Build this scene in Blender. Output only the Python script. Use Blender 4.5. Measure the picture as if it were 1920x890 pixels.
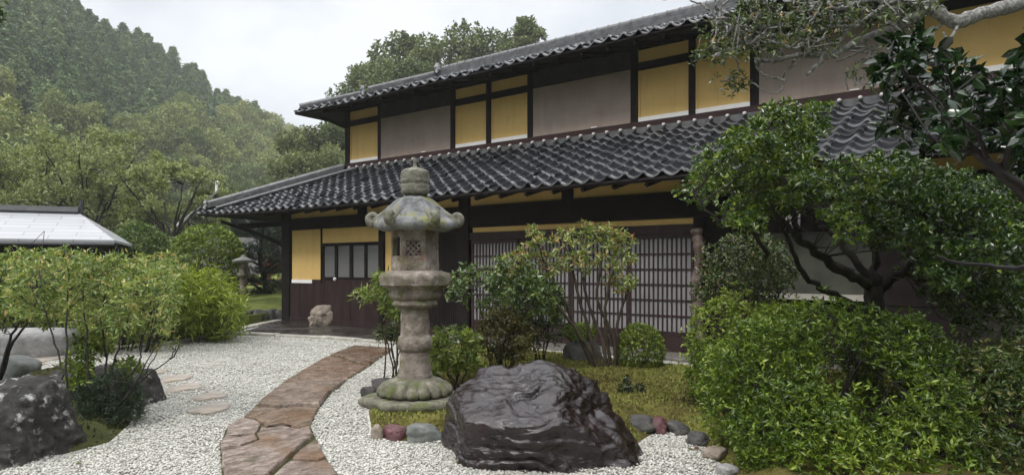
import bpy, bmesh, math, random
import numpy as np
from mathutils import Vector, Matrix, noise as mnoise
from mathutils.geometry import tessellate_polygon

for o in list(bpy.data.objects):
    bpy.data.objects.remove(o)
scene = bpy.context.scene
COL = scene.collection
R = math.radians

# ------------------------------------------------------------------ camera, sky, sun, exposure
EYE = 1.45
cam_data = bpy.data.cameras.new("camera")
cam_data.lens = 24.0
cam_data.sensor_width = 36.0
cam_data.shift_y = 55.0 / 1920.0
cam_data.clip_start = 0.05
cam_data.clip_end = 3000
cam = bpy.data.objects.new("camera", cam_data)
cam.location = (0, 0, EYE)
cam.rotation_euler = (R(90), 0, 0)
COL.objects.link(cam)
scene.camera = cam

SUN_EL, SUN_AZ = 52.0, 222.0            # azimuth clockwise from +Y
world = bpy.data.worlds.new("World")
scene.world = world
world.use_nodes = True
wt = world.node_tree
wt.nodes.clear()
def wn(t, **k):
    n = wt.nodes.new(t)
    for a, b in k.items():
        setattr(n, a, b)
    return n
w_out = wn("ShaderNodeOutputWorld")
w_sky = wn("ShaderNodeTexSky", sky_type='NISHITA', sun_disc=False)
w_sky.sun_elevation = R(SUN_EL)
w_sky.sun_rotation = R(SUN_AZ)
w_bg1 = wn("ShaderNodeBackground"); w_bg1.inputs[1].default_value = 0.03
wt.links.new(w_sky.outputs[0], w_bg1.inputs[0])
w_tc = wn("ShaderNodeTexCoord")
w_sep = wn("ShaderNodeSeparateXYZ")
wt.links.new(w_tc.outputs['Generated'], w_sep.inputs[0])
w_lr = wn("ShaderNodeValToRGB")            # overcast sky: zenith brighter than horizon
for k_, (p_, c_) in enumerate(((0.0, 0.25), (0.36, 0.285), (1.0, 0.89))):
    e_ = w_lr.color_ramp.elements[k_] if k_ < 2 else w_lr.color_ramp.elements.new(p_)
    e_.position = p_; e_.color = (c_, c_, c_, 1)
wt.links.new(w_sep.outputs[2], w_lr.inputs[0])
w_lum = wn("ShaderNodeMath", operation='MULTIPLY')
w_lum.inputs[1].default_value = 2.35
wt.links.new(w_lr.outputs[0], w_lum.inputs[0])
w_map = wn("ShaderNodeMapping")
w_map.inputs['Scale'].default_value = (1.6, 1.6, 3.4)
wt.links.new(w_tc.outputs['Generated'], w_map.inputs[0])
w_no = wn("ShaderNodeTexNoise")
w_no.inputs['Scale'].default_value = 2.3
w_no.inputs['Detail'].default_value = 6
w_no.inputs['Roughness'].default_value = 0.5
w_no.inputs['Distortion'].default_value = 0.25
wt.links.new(w_map.outputs[0], w_no.inputs[0])
w_ramp = wn("ShaderNodeValToRGB")
w_ramp.color_ramp.elements[0].position = 0.30
w_ramp.color_ramp.elements[0].color = (0.60, 0.62, 0.645, 1)
w_ramp.color_ramp.elements[1].position = 0.62
w_ramp.color_ramp.elements[1].color = (1.0, 1.0, 1.0, 1)
wt.links.new(w_no.outputs[0], w_ramp.inputs[0])
w_bg2 = wn("ShaderNodeBackground")
wt.links.new(w_ramp.outputs[0], w_bg2.inputs[0])
wt.links.new(w_lum.outputs[0], w_bg2.inputs[1])
w_add = wn("ShaderNodeAddShader")
wt.links.new(w_bg1.outputs[0], w_add.inputs[0])
wt.links.new(w_bg2.outputs[0], w_add.inputs[1])
wt.links.new(w_add.outputs[0], w_out.inputs[0])

sun_d = bpy.data.lights.new("sun", 'SUN')
sun_d.energy = 1.5
sun_d.angle = R(14)
sun_d.color = (1.0, 0.96, 0.9)
sun = bpy.data.objects.new("sun", sun_d)
sd_ = Vector((math.sin(R(SUN_AZ)) * math.cos(R(SUN_EL)), math.cos(R(SUN_AZ)) * math.cos(R(SUN_EL)), math.sin(R(SUN_EL))))
sun.rotation_euler = sd_.to_track_quat('Z', 'Y').to_euler()
sun.location = (-20, -20, 40)
COL.objects.link(sun)

scene.view_settings.view_transform = 'Standard'
scene.view_settings.look = 'None'
scene.view_settings.gamma = 1.0
scene.view_settings.exposure = 0.48
scene.view_settings.use_curve_mapping = False
scene.render.engine = 'CYCLES'
scene.cycles.use_denoising = True
scene.cycles.max_bounces = 6
scene.cycles.diffuse_bounces = 3
scene.cycles.glossy_bounces = 3
scene.cycles.transmission_bounces = 4
scene.cycles.volume_bounces = 2
scene.cycles.use_adaptive_sampling = True
scene.cycles.adaptive_threshold = 0.02

# ------------------------------------------------------------------ helpers
F = 1280.0
HZ = 500.0
def G(px, py, z=0.0):
    """a point of the plane at height z, found from where it is seen"""
    y = F * (EYE - z) / (py - HZ)
    return Vector(((px - 960) / F * y, y, z))
def P(px, py, y):
    return Vector(((px - 960) / F * y, y, EYE + (HZ - py) / F * y))

def tag(o, label=None, cat=None, group=None, kind=None):
    if label: o['label'] = label
    if cat: o['category'] = cat
    if group: o['group'] = group
    if kind: o['kind'] = kind
    return o

def empty(name, loc=(0, 0, 0), rz=0.0, parent=None):
    o = bpy.data.objects.new(name, None)
    o.location = loc
    o.rotation_euler = (0, 0, rz)
    o.empty_display_size = 0.1
    COL.objects.link(o)
    if parent: o.parent = parent
    return o

def link(name, me, mat=None, parent=None, loc=None, rz=None):
    o = bpy.data.objects.new(name, me)
    COL.objects.link(o)
    if mat is not None:
        for m in (mat if isinstance(mat, (list, tuple)) else [mat]):
            me.materials.append(m)
    if parent: o.parent = parent
    if loc is not None: o.location = loc
    if rz is not None: o.rotation_euler = (0, 0, rz)
    return o

def copy_tree(o, parent=None):
    c = o.copy()
    COL.objects.link(c)
    if parent: c.parent = parent
    for ch in list(o.children):
        copy_tree(ch, c)
    return c

def np_mesh(name, V, faces, smooth=False, rnd=None, matidx=None):
    """faces: list of (n,k) int arrays"""
    me = bpy.data.meshes.new(name)
    V = np.ascontiguousarray(V, dtype=np.float32)
    me.vertices.add(len(V))
    me.vertices.foreach_set("co", V.ravel())
    faces = [f for f in faces if len(f)]
    nl = sum(f.size for f in faces)
    npoly = sum(len(f) for f in faces)
    me.loops.add(nl)
    me.polygons.add(npoly)
    lv = np.concatenate([f.ravel() for f in faces]).astype(np.int32)
    tot = np.concatenate([np.full(len(f), f.shape[1]) for f in faces]).astype(np.int32)
    st = np.concatenate([[0], np.cumsum(tot)[:-1]]).astype(np.int32)
    me.loops.foreach_set("vertex_index", lv)
    me.polygons.foreach_set("loop_start", st)
    me.polygons.foreach_set("loop_total", tot)
    if smooth:
        me.polygons.foreach_set("use_smooth", np.ones(npoly, dtype=bool))
    if matidx is not None:
        me.polygons.foreach_set("material_index", np.asarray(matidx, dtype=np.int32))
    me.update(calc_edges=True)
    if rnd is not None:
        a = me.attributes.new("rnd", 'FLOAT', 'POINT')
        a.data.foreach_set("value", np.ascontiguousarray(rnd, dtype=np.float32))
    me.validate()
    return me

class MB:
    """collects simple shapes into ONE mesh"""
    def __init__(s):
        s.v = []; s.f = []; s.mi = []; s.m = 0
    def face(s, idx):
        s.f.append(idx); s.mi.append(s.m)
    def box(s, x0, x1, y0, y1, z0, z1, j=0.0):
        b = len(s.v)
        for z in (z0, z1):
            for x, y in ((x0, y0), (x1, y0), (x1, y1), (x0, y1)):
                s.v.append((x + random.uniform(-j, j), y + random.uniform(-j, j), z + random.uniform(-j, j)))
        for q in ((3, 2, 1, 0), (4, 5, 6, 7), (0, 1, 5, 4), (1, 2, 6, 5), (2, 3, 7, 6), (3, 0, 4, 7)):
            s.face([b + i for i in q])
        return s
    def prism(s, pts, z0, z1):
        """pts ccw (x,y)"""
        b = len(s.v); n = len(pts)
        zt = (lambda i: z1) if not callable(z1) else (lambda i: z1(*pts[i]))
        for x, y in pts: s.v.append((x, y, z0))
        for i, (x, y) in enumerate(pts): s.v.append((x, y, zt(i)))
        s.face([b + i for i in reversed(range(n))])
        s.face([b + n + i for i in range(n)])
        for i in range(n):
            j = (i + 1) % n
            s.face([b + i, b + j, b + n + j, b + n + i])
        return s
    def tube(s, pts, rad, n=6, cap=True):
        pts = [Vector(p) for p in pts]
        if not hasattr(rad, '__len__'): rad = [rad] * len(pts)
        b = len(s.v)
        ref = None
        for i, p in enumerate(pts):
            d = (pts[min(i + 1, len(pts) - 1)] - pts[max(i - 1, 0)])
            if d.length < 1e-9: d = Vector((0, 0, 1))
            d.normalize()
            if ref is None:
                ref = Vector((1, 0, 0)) if abs(d.x) < 0.8 else Vector((0, 1, 0))
            a = (ref - d * ref.dot(d)).normalized()
            ref = a
            c = d.cross(a)
            for k in range(n):
                t = 2 * math.pi * k / n
                s.v.append(tuple(p + (a * math.cos(t) + c * math.sin(t)) * rad[i]))
        for i in range(len(pts) - 1):
            for k in range(n):
                k2 = (k + 1) % n
                s.face([b + i * n + k, b + i * n + k2, b + (i + 1) * n + k2, b + (i + 1) * n + k])
        if cap:
            s.face([b + k for k in reversed(range(n))])
            e = b + (len(pts) - 1) * n
            s.face([e + k for k in range(n)])
        return s
    def lathe(s, prof, n=24, hexa=0.0, rot=0.0, cx=0, cy=0, cap=True, wob=None):
        """prof list of (r,z); hexa 0..1 squares the ring towards a hexagon (corner radius r)"""
        b = len(s.v)
        for r, z in prof:
            for k in range(n):
                t = 2 * math.pi * k / n
                rr = r
                hx = hexa
                if hx:
                    m = (t + math.pi / 6) % (math.pi / 3) - math.pi / 6      # corner at t=0
                    m2 = abs(m)
                    f = math.cos(math.pi / 6) / math.cos(math.pi / 6 - m2)
                    rr = r * (1 - hx + hx * f)
                if wob: rr = wob(rr, z, t)
                s.v.append((cx + rr * math.cos(t + rot), cy + rr * math.sin(t + rot), z))
        for i in range(len(prof) - 1):
            for k in range(n):
                k2 = (k + 1) % n
                s.face([b + i * n + k, b + i * n + k2, b + (i + 1) * n + k2, b + (i + 1) * n + k])
        if cap:
            s.face([b + k for k in reversed(range(n))])
            e = b + (len(prof) - 1) * n
            s.face([e + k for k in range(n)])
        return s
    def mesh(s, name, smooth=False):
        me = bpy.data.meshes.new(name)
        me.from_pydata([tuple(v) for v in s.v], [], s.f)
        me.polygons.foreach_set("material_index", s.mi)
        if smooth:
            me.polygons.foreach_set("use_smooth", [True] * len(s.f))
        me.update()
        return me
    def build(s, name, mat, parent=None, smooth=False, loc=None, rz=None, bevel=0.0):
        o = link(name, s.mesh(name, smooth), mat, parent, loc, rz)
        if bevel:
            m = o.modifiers.new("bevel", 'BEVEL'); m.width = bevel; m.segments = 2; m.limit_method = 'ANGLE'
        return o

# ------------------------------------------------------------------ materials
class NT:
    def __init__(s, name):
        s.mat = bpy.data.materials.new(name)
        s.mat.use_nodes = True
        s.t = s.mat.node_tree
        s.t.nodes.clear()
        s.out = s.n("ShaderNodeOutputMaterial")
        s.tc = s.n("ShaderNodeTexCoord")
    def n(s, typ, **k):
        x = s.t.nodes.new(typ)
        for a, b in k.items(): setattr(x, a, b)
        return x
    def l(s, a, b): s.t.links.new(a, b)
    def noise(s, scale, detail=5, rough=0.55, stretch=None, dist=0.0):
        v = s.tc.outputs['Object']
        if stretch:
            m = s.n("ShaderNodeMapping"); m.inputs['Scale'].default_value = stretch
            s.l(v, m.inputs[0]); v = m.outputs[0]
        x = s.n("ShaderNodeTexNoise")
        x.inputs['Scale'].default_value = scale
        x.inputs['Detail'].default_value = detail
        x.inputs['Roughness'].default_value = rough
        x.inputs['Distortion'].default_value = dist
        s.l(v, x.inputs['Vector'])
        return x.outputs[0]
    def ramp(s, src, stops):
        r = s.n("ShaderNodeValToRGB")
        e = r.color_ramp.elements
        while len(e) < len(stops): e.new(0.5)
        for i, (p, c) in enumerate(stops):
            e[i].position = p
            e[i].color = (c[0], c[1], c[2], 1) if hasattr(c, '__len__') else (c, c, c, 1)
        s.l(src, r.inputs[0])
        return r.outputs[0]
    def mix(s, fac, a, b, mode='MIX'):
        m = s.n("ShaderNodeMix", data_type='RGBA', blend_type=mode)
        for sock, v in ((m.inputs[0], fac), (m.inputs[6], a), (m.inputs[7], b)):
            if hasattr(v, 'is_linked'): s.l(v, sock)
            elif hasattr(v, '__len__'): sock.default_value = (v[0], v[1], v[2], 1)
            else: sock.default_value = v
        return m.outputs[2]
    def bump(s, h, strength, dist=0.02, prev=None):
        b = s.n("ShaderNodeBump")
        b.inputs['Strength'].default_value = strength
        b.inputs['Distance'].default_value = dist
        s.l(h, b.inputs['Height'])
        if prev is not None: s.l(prev, b.inputs['Normal'])
        return b.outputs[0]
    def bsdf(s, color, rough=0.6, spec=0.5, normal=None, coat=0.0):
        p = s.n("ShaderNodeBsdfPrincipled")
        for key, v in (('Base Color', color), ('Roughness', rough), ('Specular IOR Level', spec), ('Coat Weight', coat)):
            if hasattr(v, 'is_linked'): s.l(v, p.inputs[key])
            elif hasattr(v, '__len__'): p.inputs[key].default_value = (v[0], v[1], v[2], 1)
            else: p.inputs[key].default_value = v
        if normal is not None: s.l(normal, p.inputs['Normal'])
        s.bs = p
        s.l(p.outputs[0], s.out.inputs[0])
        return s.mat

def simple(name, c1, c2, scale=6, rough=0.6, bump=0.2, bscale=30, spec=0.4, stretch=None, bdist=0.02, coat=0.0):
    t = NT(name)
    col = t.ramp(t.noise(scale, stretch=stretch), [(0.3, c1), (0.7, c2)])
    nrm = t.bump(t.noise(bscale, 6, stretch=stretch), bump, bdist) if bump else None
    return t.bsdf(col, rough, spec, nrm, coat)

def leaf_mat(name, stops, rough=0.35, trans=0.22, spec=0.5, clump=0.0, obj_var=0.0):
    t = NT(name)
    a = t.n("ShaderNodeAttribute", attribute_name="rnd")
    v = a.outputs['Fac']
    if obj_var:
        oi = t.n("ShaderNodeObjectInfo")
        m = t.n("ShaderNodeMath", operation='MULTIPLY_ADD')
        t.l(oi.outputs['Random'], m.inputs[0]); m.inputs[1].default_value = obj_var
        m0 = t.n("ShaderNodeMath", operation='MULTIPLY'); t.l(v, m0.inputs[0]); m0.inputs[1].default_value = 1 - obj_var
        t.l(m0.outputs[0], m.inputs[2])
        v = m.outputs[0]
    col = t.ramp(v, stops)
    p = t.n("ShaderNodeBsdfPrincipled")
    t.l(col, p.inputs['Base Color'])
    p.inputs['Roughness'].default_value = rough
    p.inputs['Specular IOR Level'].default_value = spec
    tr = t.n("ShaderNodeBsdfTranslucent")
    br = t.mix(1.0, col, (1.15, 1.15, 0.6), 'MULTIPLY')
    t.l(br, tr.inputs[0])
    mx = t.n("ShaderNodeMixShader"); mx.inputs[0].default_value = trans
    t.l(p.outputs[0], mx.inputs[1]); t.l(tr.outputs[0], mx.inputs[2])
    t.l(mx.outputs[0], t.out.inputs[0])
    return t.mat

M = {}
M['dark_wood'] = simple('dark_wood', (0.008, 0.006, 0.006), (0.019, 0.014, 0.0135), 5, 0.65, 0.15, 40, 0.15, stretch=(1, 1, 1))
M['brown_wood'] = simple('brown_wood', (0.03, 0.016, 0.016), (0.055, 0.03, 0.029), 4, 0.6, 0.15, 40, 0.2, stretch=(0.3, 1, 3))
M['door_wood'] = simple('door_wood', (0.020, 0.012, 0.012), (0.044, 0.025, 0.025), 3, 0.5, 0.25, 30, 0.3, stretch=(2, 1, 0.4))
def plaster(name, c1, c2, stain, amt):
    t = NT(name)
    c = t.ramp(t.noise(1.3, 7, 0.65), [(0.3, c1), (0.7, c2)])
    c = t.mix(t.ramp(t.noise(1.0, 7, 0.7, (7.0, 1, 0.7)), [(0.52, 0.0), (0.80, amt)]), c, stain)       # rain streaks
    c = t.mix(t.ramp(t.noise(34, 3, 0.6), [(0.66, 0.0), (0.74, 0.35)]), c, stain)                      # specks
    return t.bsdf(c, 0.9, 0.2, t.bump(t.noise(70, 5), 0.15, 0.01))
M['ochre'] = plaster('ochre_plaster', (0.62, 0.42, 0.155), (0.72, 0.50, 0.195), (0.36, 0.245, 0.10), 0.45)
M['white_trim'] = simple('white_plaster', (0.82, 0.81, 0.80), (0.9, 0.89, 0.88), 6, 0.8, 0.1, 50, 0.2)
M['tile_dot'] = simple('white_lime', (0.5, 0.48, 0.45), (0.8, 0.79, 0.77), 9, 0.8, 0.2, 50, 0.2)

t = NT('reed_blind')
wv = t.n("ShaderNodeTexWave", wave_type='BANDS', bands_direction='Z', wave_profile='SIN')
wv.inputs['Scale'].default_value = 22; wv.inputs['Distortion'].default_value = 0.3
t.l(t.tc.outputs['Object'], wv.inputs['Vector'])
c = t.ramp(t.noise(2.0, 6, 0.6), [(0.3, (0.30, 0.24, 0.205)), (0.7, (0.375, 0.305, 0.265))])
sp = t.ramp(t.noise(55, 2, 0.5), [(0.72, 0.0), (0.76, 1.0)])
c = t.mix(t.ramp(t.noise(1.0, 7, 0.7, (6.0, 1, 0.8)), [(0.50, 0.0), (0.80, 0.5)]), c, (0.21, 0.17, 0.15))
c = t.mix(sp, c, (0.60, 0.54, 0.50))
M['blind'] = t.bsdf(c, 0.75, 0.25, t.bump(wv.outputs[0], 0.35, 0.01))
M['blind_top'] = simple('valance_cloth', (0.03, 0.026, 0.026), (0.05, 0.043, 0.043), 5, 0.85, 0.15, 60, 0.2)

t = NT('roof_tile')
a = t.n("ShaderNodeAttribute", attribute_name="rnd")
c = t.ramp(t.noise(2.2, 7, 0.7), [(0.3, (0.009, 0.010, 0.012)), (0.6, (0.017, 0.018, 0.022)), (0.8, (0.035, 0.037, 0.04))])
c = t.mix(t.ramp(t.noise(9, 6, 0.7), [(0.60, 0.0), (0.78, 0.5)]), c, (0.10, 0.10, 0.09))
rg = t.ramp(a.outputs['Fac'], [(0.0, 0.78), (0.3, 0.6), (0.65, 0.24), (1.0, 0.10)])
c = t.mix(t.ramp(a.outputs['Fac'], [(0.45, 0.0), (0.9, 0.7)]), c, (0.13, 0.132, 0.135))  # tile noses lightened: their highlight is painted into the colour
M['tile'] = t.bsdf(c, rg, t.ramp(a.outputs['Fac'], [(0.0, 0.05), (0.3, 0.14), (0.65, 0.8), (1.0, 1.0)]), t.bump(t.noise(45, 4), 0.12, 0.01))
M['ridge_tile'] = simple('ridge_tile', (0.06, 0.063, 0.07), (0.16, 0.16, 0.165), 7, 0.35, 0.2, 40, 0.5)

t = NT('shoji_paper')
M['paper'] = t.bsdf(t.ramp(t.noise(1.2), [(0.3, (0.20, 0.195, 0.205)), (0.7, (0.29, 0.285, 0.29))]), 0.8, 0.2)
t = NT('curtain_glass')
wv = t.n("ShaderNodeTexWave", wave_type='BANDS', bands_direction='X'); wv.inputs['Scale'].default_value = 9; wv.inputs['Distortion'].default_value = 1.2
t.l(t.tc.outputs['Object'], wv.inputs['Vector'])
M['curtain'] = t.bsdf(t.ramp(wv.outputs[0], [(0.1, (0.12, 0.12, 0.125)), (0.9, (0.22, 0.22, 0.22))]), 0.25, 0.5, t.bump(wv.outputs[0], 0.3, 0.02))

# stones
def stone(name, stops, scale, spots=(), rough=0.8, bump=0.6, bscale=14, spec=0.3, bdist=0.03, stretch=None):
    t = NT(name)
    c = t.ramp(t.noise(scale, 8, 0.65, stretch), stops)
    for (col, sc, lo, hi) in spots:
        c = t.mix(t.ramp(t.noise(sc, 6, 0.7), [(lo, 0.0), (hi, 1.0)]), c, col)
    n = t.bump(t.noise(bscale, 8, 0.7, stretch), bump, bdist)
    return t.bsdf(c, rough, spec, n)
M['lantern'] = stone('lantern_stone', [(0.3, (0.09, 0.075, 0.06)), (0.52, (0.24, 0.205, 0.175)), (0.72, (0.46, 0.41, 0.365))], 8,
                     [((0.13, 0.14, 0.055), 4.5, 0.52, 0.66), ((0.20, 0.095, 0.075), 3.2, 0.58, 0.70), ((0.045, 0.04, 0.033), 11, 0.60, 0.72)], 0.85, 0.8, 30, bdist=0.02)
M['lantern_roof'] = stone('lantern_roof_stone', [(0.3, (0.08, 0.085, 0.08)), (0.55, (0.22, 0.225, 0.235)), (0.75, (0.42, 0.42, 0.42))], 8,
                     [((0.20, 0.20, 0.06), 4.0, 0.52, 0.62), ((0.055, 0.06, 0.035), 9, 0.56, 0.70)], 0.75, 0.7, 30, bdist=0.02)
M['lantern_green'] = stone('lantern_mossy_stone', [(0.3, (0.06, 0.06, 0.04)), (0.55, (0.19, 0.18, 0.135)), (0.75, (0.38, 0.355, 0.29))], 9,
                     [((0.10, 0.12, 0.035), 6, 0.52, 0.66)], 0.85, 0.8, 30, bdist=0.02)
M['lantern_pale'] = stone('lantern_pale_stone', [(0.3, (0.10, 0.10, 0.075)), (0.55, (0.22, 0.215, 0.175)), (0.75, (0.36, 0.35, 0.31))], 11, [((0.12, 0.135, 0.05), 6, 0.56, 0.66), ((0.05, 0.05, 0.035), 14, 0.60, 0.70)], 0.85, 0.9, 34, bdist=0.025)
M['rock_dark'] = None
t = NT('wet_dark_rock')
c = t.ramp(t.noise(3.0, 8, 0.65), [(0.35, (0.007, 0.0032, 0.0035)), (0.6, (0.017, 0.008, 0.009)), (0.8, (0.045, 0.029, 0.030))])
c = t.mix(t.ramp(t.noise(26, 5, 0.6), [(0.70, 0.0), (0.74, 1.0)]), c, (0.20, 0.17, 0.13))
n1 = t.bump(t.noise(3.6, 5, 0.5, (1.0, 1.4, 3.2), 0.9), 0.65, 0.06)
n2 = t.bump(t.noise(28, 8, 0.7, (1.0, 1.3, 1.8)), 0.35, 0.015, n1)
M['rock_dark'] = t.bsdf(c, t.ramp(t.noise(9, 4), [(0.3, 0.06), (0.55, 0.16), (0.75, 0.42)]), 0.7, n2)
M['rock_lichen'] = stone('lichen_rock', [(0.35, (0.012, 0.011, 0.010)), (0.55, (0.04, 0.037, 0.033)), (0.75, (0.13, 0.125, 0.115))], 6,
                     [((0.46, 0.46, 0.44), 9.0, 0.57, 0.68), ((0.07, 0.085, 0.02), 4, 0.62, 0.72)], 0.7, 0.9, 9, 0.4, 0.05)
M['rock_pale'] = stone('pale_rock', [(0.3, (0.16, 0.155, 0.15)), (0.6, (0.34, 0.335, 0.325)), (0.8, (0.5, 0.49, 0.48))], 5, [((0.12, 0.13, 0.05), 4, 0.62, 0.75)], 0.8, 0.8, 14)
M['rock_cream'] = stone('cream_rock', [(0.3, (0.16, 0.13, 0.10)), (0.6, (0.33, 0.28, 0.23)), (0.8, (0.45, 0.40, 0.35))], 6, [((0.10, 0.08, 0.06), 8, 0.6, 0.7)], 0.8, 0.8, 12)
M['rock_red'] = stone('red_rock', [(0.3, (0.05, 0.018, 0.02)), (0.6, (0.14, 0.055, 0.06)), (0.8, (0.33, 0.19, 0.19))], 12, [], 0.4, 0.8, 16, 0.5)
M['rock_green'] = stone('greenish_rock', [(0.3, (0.08, 0.09, 0.08)), (0.6, (0.17, 0.18, 0.165)), (0.8, (0.32, 0.33, 0.32))], 8, [], 0.5, 0.5, 16, 0.5)
M['rock_grey'] = stone('grey_rock', [(0.3, (0.03, 0.03, 0.03)), (0.6, (0.085, 0.08, 0.075)), (0.8, (0.18, 0.17, 0.16))], 8, [((0.06, 0.075, 0.02), 5, 0.58, 0.7)], 0.6, 0.8, 14, 0.4)
M['step_stone'] = stone('step_stone', [(0.3, (0.22, 0.19, 0.16)), (0.6, (0.38, 0.335, 0.29)), (0.8, (0.48, 0.44, 0.39))], 5, [((0.36, 0.25, 0.12), 3, 0.58, 0.7)], 0.55, 0.4, 14)
M['kerb'] = stone('kerb_stone', [(0.3, (0.25, 0.235, 0.20)), (0.6, (0.42, 0.40, 0.36)), (0.8, (0.54, 0.52, 0.48))], 4, [((0.14, 0.15, 0.06), 5, 0.6, 0.72)], 0.75, 0.4, 16)
M['foundation'] = stone('foundation_stone', [(0.3, (0.09, 0.08, 0.07)), (0.6, (0.16, 0.145, 0.13)), (0.8, (0.24, 0.22, 0.2))], 3, [((0.08, 0.09, 0.03), 4, 0.6, 0.74)], 0.6, 0.5, 14)
t = NT('entrance_slate')
c = t.ramp(t.noise(1.6, 8, 0.65, (1, 1, 1), 0.4), [(0.3, (0.022, 0.019, 0.017)), (0.55, (0.05, 0.044, 0.039)), (0.75, (0.12, 0.11, 0.10))])
M['entrance'] = t.bsdf(c, t.ramp(t.noise(1.1, 5), [(0.38, 0.08), (0.62, 0.45)]), 0.6, t.bump(t.noise(7, 6, 0.6), 0.35, 0.02))
t = NT('flagstone')
a = t.n("ShaderNodeObjectInfo")
def rotn(sc, det, ro, st, di):
    mp_ = t.n("ShaderNodeMapping"); mp_.inputs['Rotation'].default_value = (0, 0, math.radians(-62)); mp_.inputs['Scale'].default_value = (1, 1, 1)
    m2 = t.n("ShaderNodeMapping"); m2.inputs['Scale'].default_value = st
    t.l(t.tc.outputs['Object'], mp_.inputs[0]); t.l(mp_.outputs[0], m2.inputs[0])
    x = t.n("ShaderNodeTexNoise"); x.inputs['Scale'].default_value = sc; x.inputs['Detail'].default_value = det; x.inputs['Roughness'].default_value = ro; x.inputs['Distortion'].default_value = di
    t.l(m2.outputs[0], x.inputs['Vector']); return x.outputs[0]
c = t.ramp(rotn(7.0, 9, 0.75, (1.0, 1.7, 1), 0.5), [(0.30, (0.05, 0.034, 0.026)), (0.42, (0.18, 0.135, 0.11)), (0.54, (0.36, 0.29, 0.255)), (0.68, (0.56, 0.49, 0.45))])
c = t.mix(t.ramp(t.noise(1.5, 5), [(0.50, 0.0), (0.64, 0.75)]), c, (0.20, 0.105, 0.035))
c = t.mix(t.ramp(t.noise(4.0, 5, 0.6), [(0.56, 0.0), (0.72, 0.75)]), c, (0.075, 0.075, 0.025))
n1 = t.bump(rotn(5.5, 9, 0.72, (1.0, 1.8, 1), 0.7), 0.7, 0.05)
n2 = t.bump(t.noise(24, 7, 0.65), 0.45, 0.02, n1)
rr_ = a.outputs['Color']
c = t.mix(1.0, c, rr_, 'MULTIPLY')
M['flag'] = t.bsdf(c, t.ramp(t.noise(6, 5), [(0.35, 0.06), (0.65, 0.38)]), 0.6, n2)

# gravel
t = NT('gravel')
vo = t.n("ShaderNodeTexVoronoi"); vo.inputs['Scale'].default_value = 42
t.l(t.tc.outputs['Object'], vo.inputs['Vector'])
bw = t.n("ShaderNodeSeparateColor"); t.l(vo.outputs['Color'], bw.inputs[0])
c = t.ramp(bw.outputs[0], [(0.0, (0.17, 0.17, 0.16)), (0.25, (0.38, 0.375, 0.345)), (0.7, (0.56, 0.55, 0.51)), (1.0, (0.70, 0.69, 0.65))])
c = t.mix(t.ramp(t.noise(0.6, 4), [(0.42, 0.0), (0.7, 0.35)]), c, (0.40, 0.395, 0.35))
inv = t.n("ShaderNodeMath", operation='SUBTRACT'); inv.inputs[0].default_value = 1.0; t.l(vo.outputs['Distance'], inv.inputs[1])
M['gravel'] = t.bsdf(c, 0.75, 0.3, t.bump(inv.outputs[0], 0.9, 0.015))
t = NT('pebble')
a = t.n("ShaderNodeAttribute", attribute_name="rnd")
c = t.ramp(a.outputs['Fac'], [(0.0, (0.10, 0.10, 0.09)), (0.2, (0.24, 0.235, 0.21)), (0.5, (0.44, 0.43, 0.385)), (1.0, (0.66, 0.65, 0.59))])
M['pebble'] = t.bsdf(c, 0.6, 0.35)

# ground and moss
t = NT('garden_soil')
c = t.ramp(t.noise(0.9, 9, 0.7), [(0.3, (0.028, 0.03, 0.012)), (0.5, (0.055, 0.062, 0.02)), (0.7, (0.10, 0.105, 0.035))])
M['ground'] = t.bsdf(c, 0.9, 0.2, t.bump(t.noise(9, 8, 0.7), 0.8, 0.05))
t = NT('moss')
c = t.ramp(t.noise(2.2, 9, 0.75), [(0.30, (0.055, 0.035, 0.018)), (0.46, (0.11, 0.09, 0.028)), (0.6, (0.18, 0.17, 0.045)), (0.8, (0.24, 0.24, 0.065))])
M['moss'] = t.bsdf(c, 0.9, 0.15, t.bump(t.noise(40, 6, 0.7), 1.0, 0.03))
t = NT('lawn')
c = t.ramp(t.noise(3, 8, 0.7), [(0.3, (0.09, 0.12, 0.03)), (0.7, (0.20, 0.23, 0.06))])
M['lawn'] = t.bsdf(c, 0.9, 0.15, t.bump(t.noise(30, 6), 0.8, 0.03))
t = NT('hill_soil')
c = t.ramp(t.noise(0.15, 8, 0.7), [(0.3, (0.02, 0.026, 0.011)), (0.7, (0.055, 0.06, 0.022))])
M['hill'] = t.bsdf(c, 0.95, 0.1)

M['grey_plaster'] = simple('grey_green_plaster', (0.04, 0.043, 0.034), (0.075, 0.078, 0.062), 3, 0.85, 0.2, 30, 0.2)
M['log'] = stone('gnarled_log', [(0.3, (0.045, 0.032, 0.026)), (0.55, (0.13, 0.095, 0.08)), (0.75, (0.24, 0.19, 0.17))], 9, [((0.6, 0.58, 0.56), 7, 0.62, 0.68)], 0.7, 0.8, 20)
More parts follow.
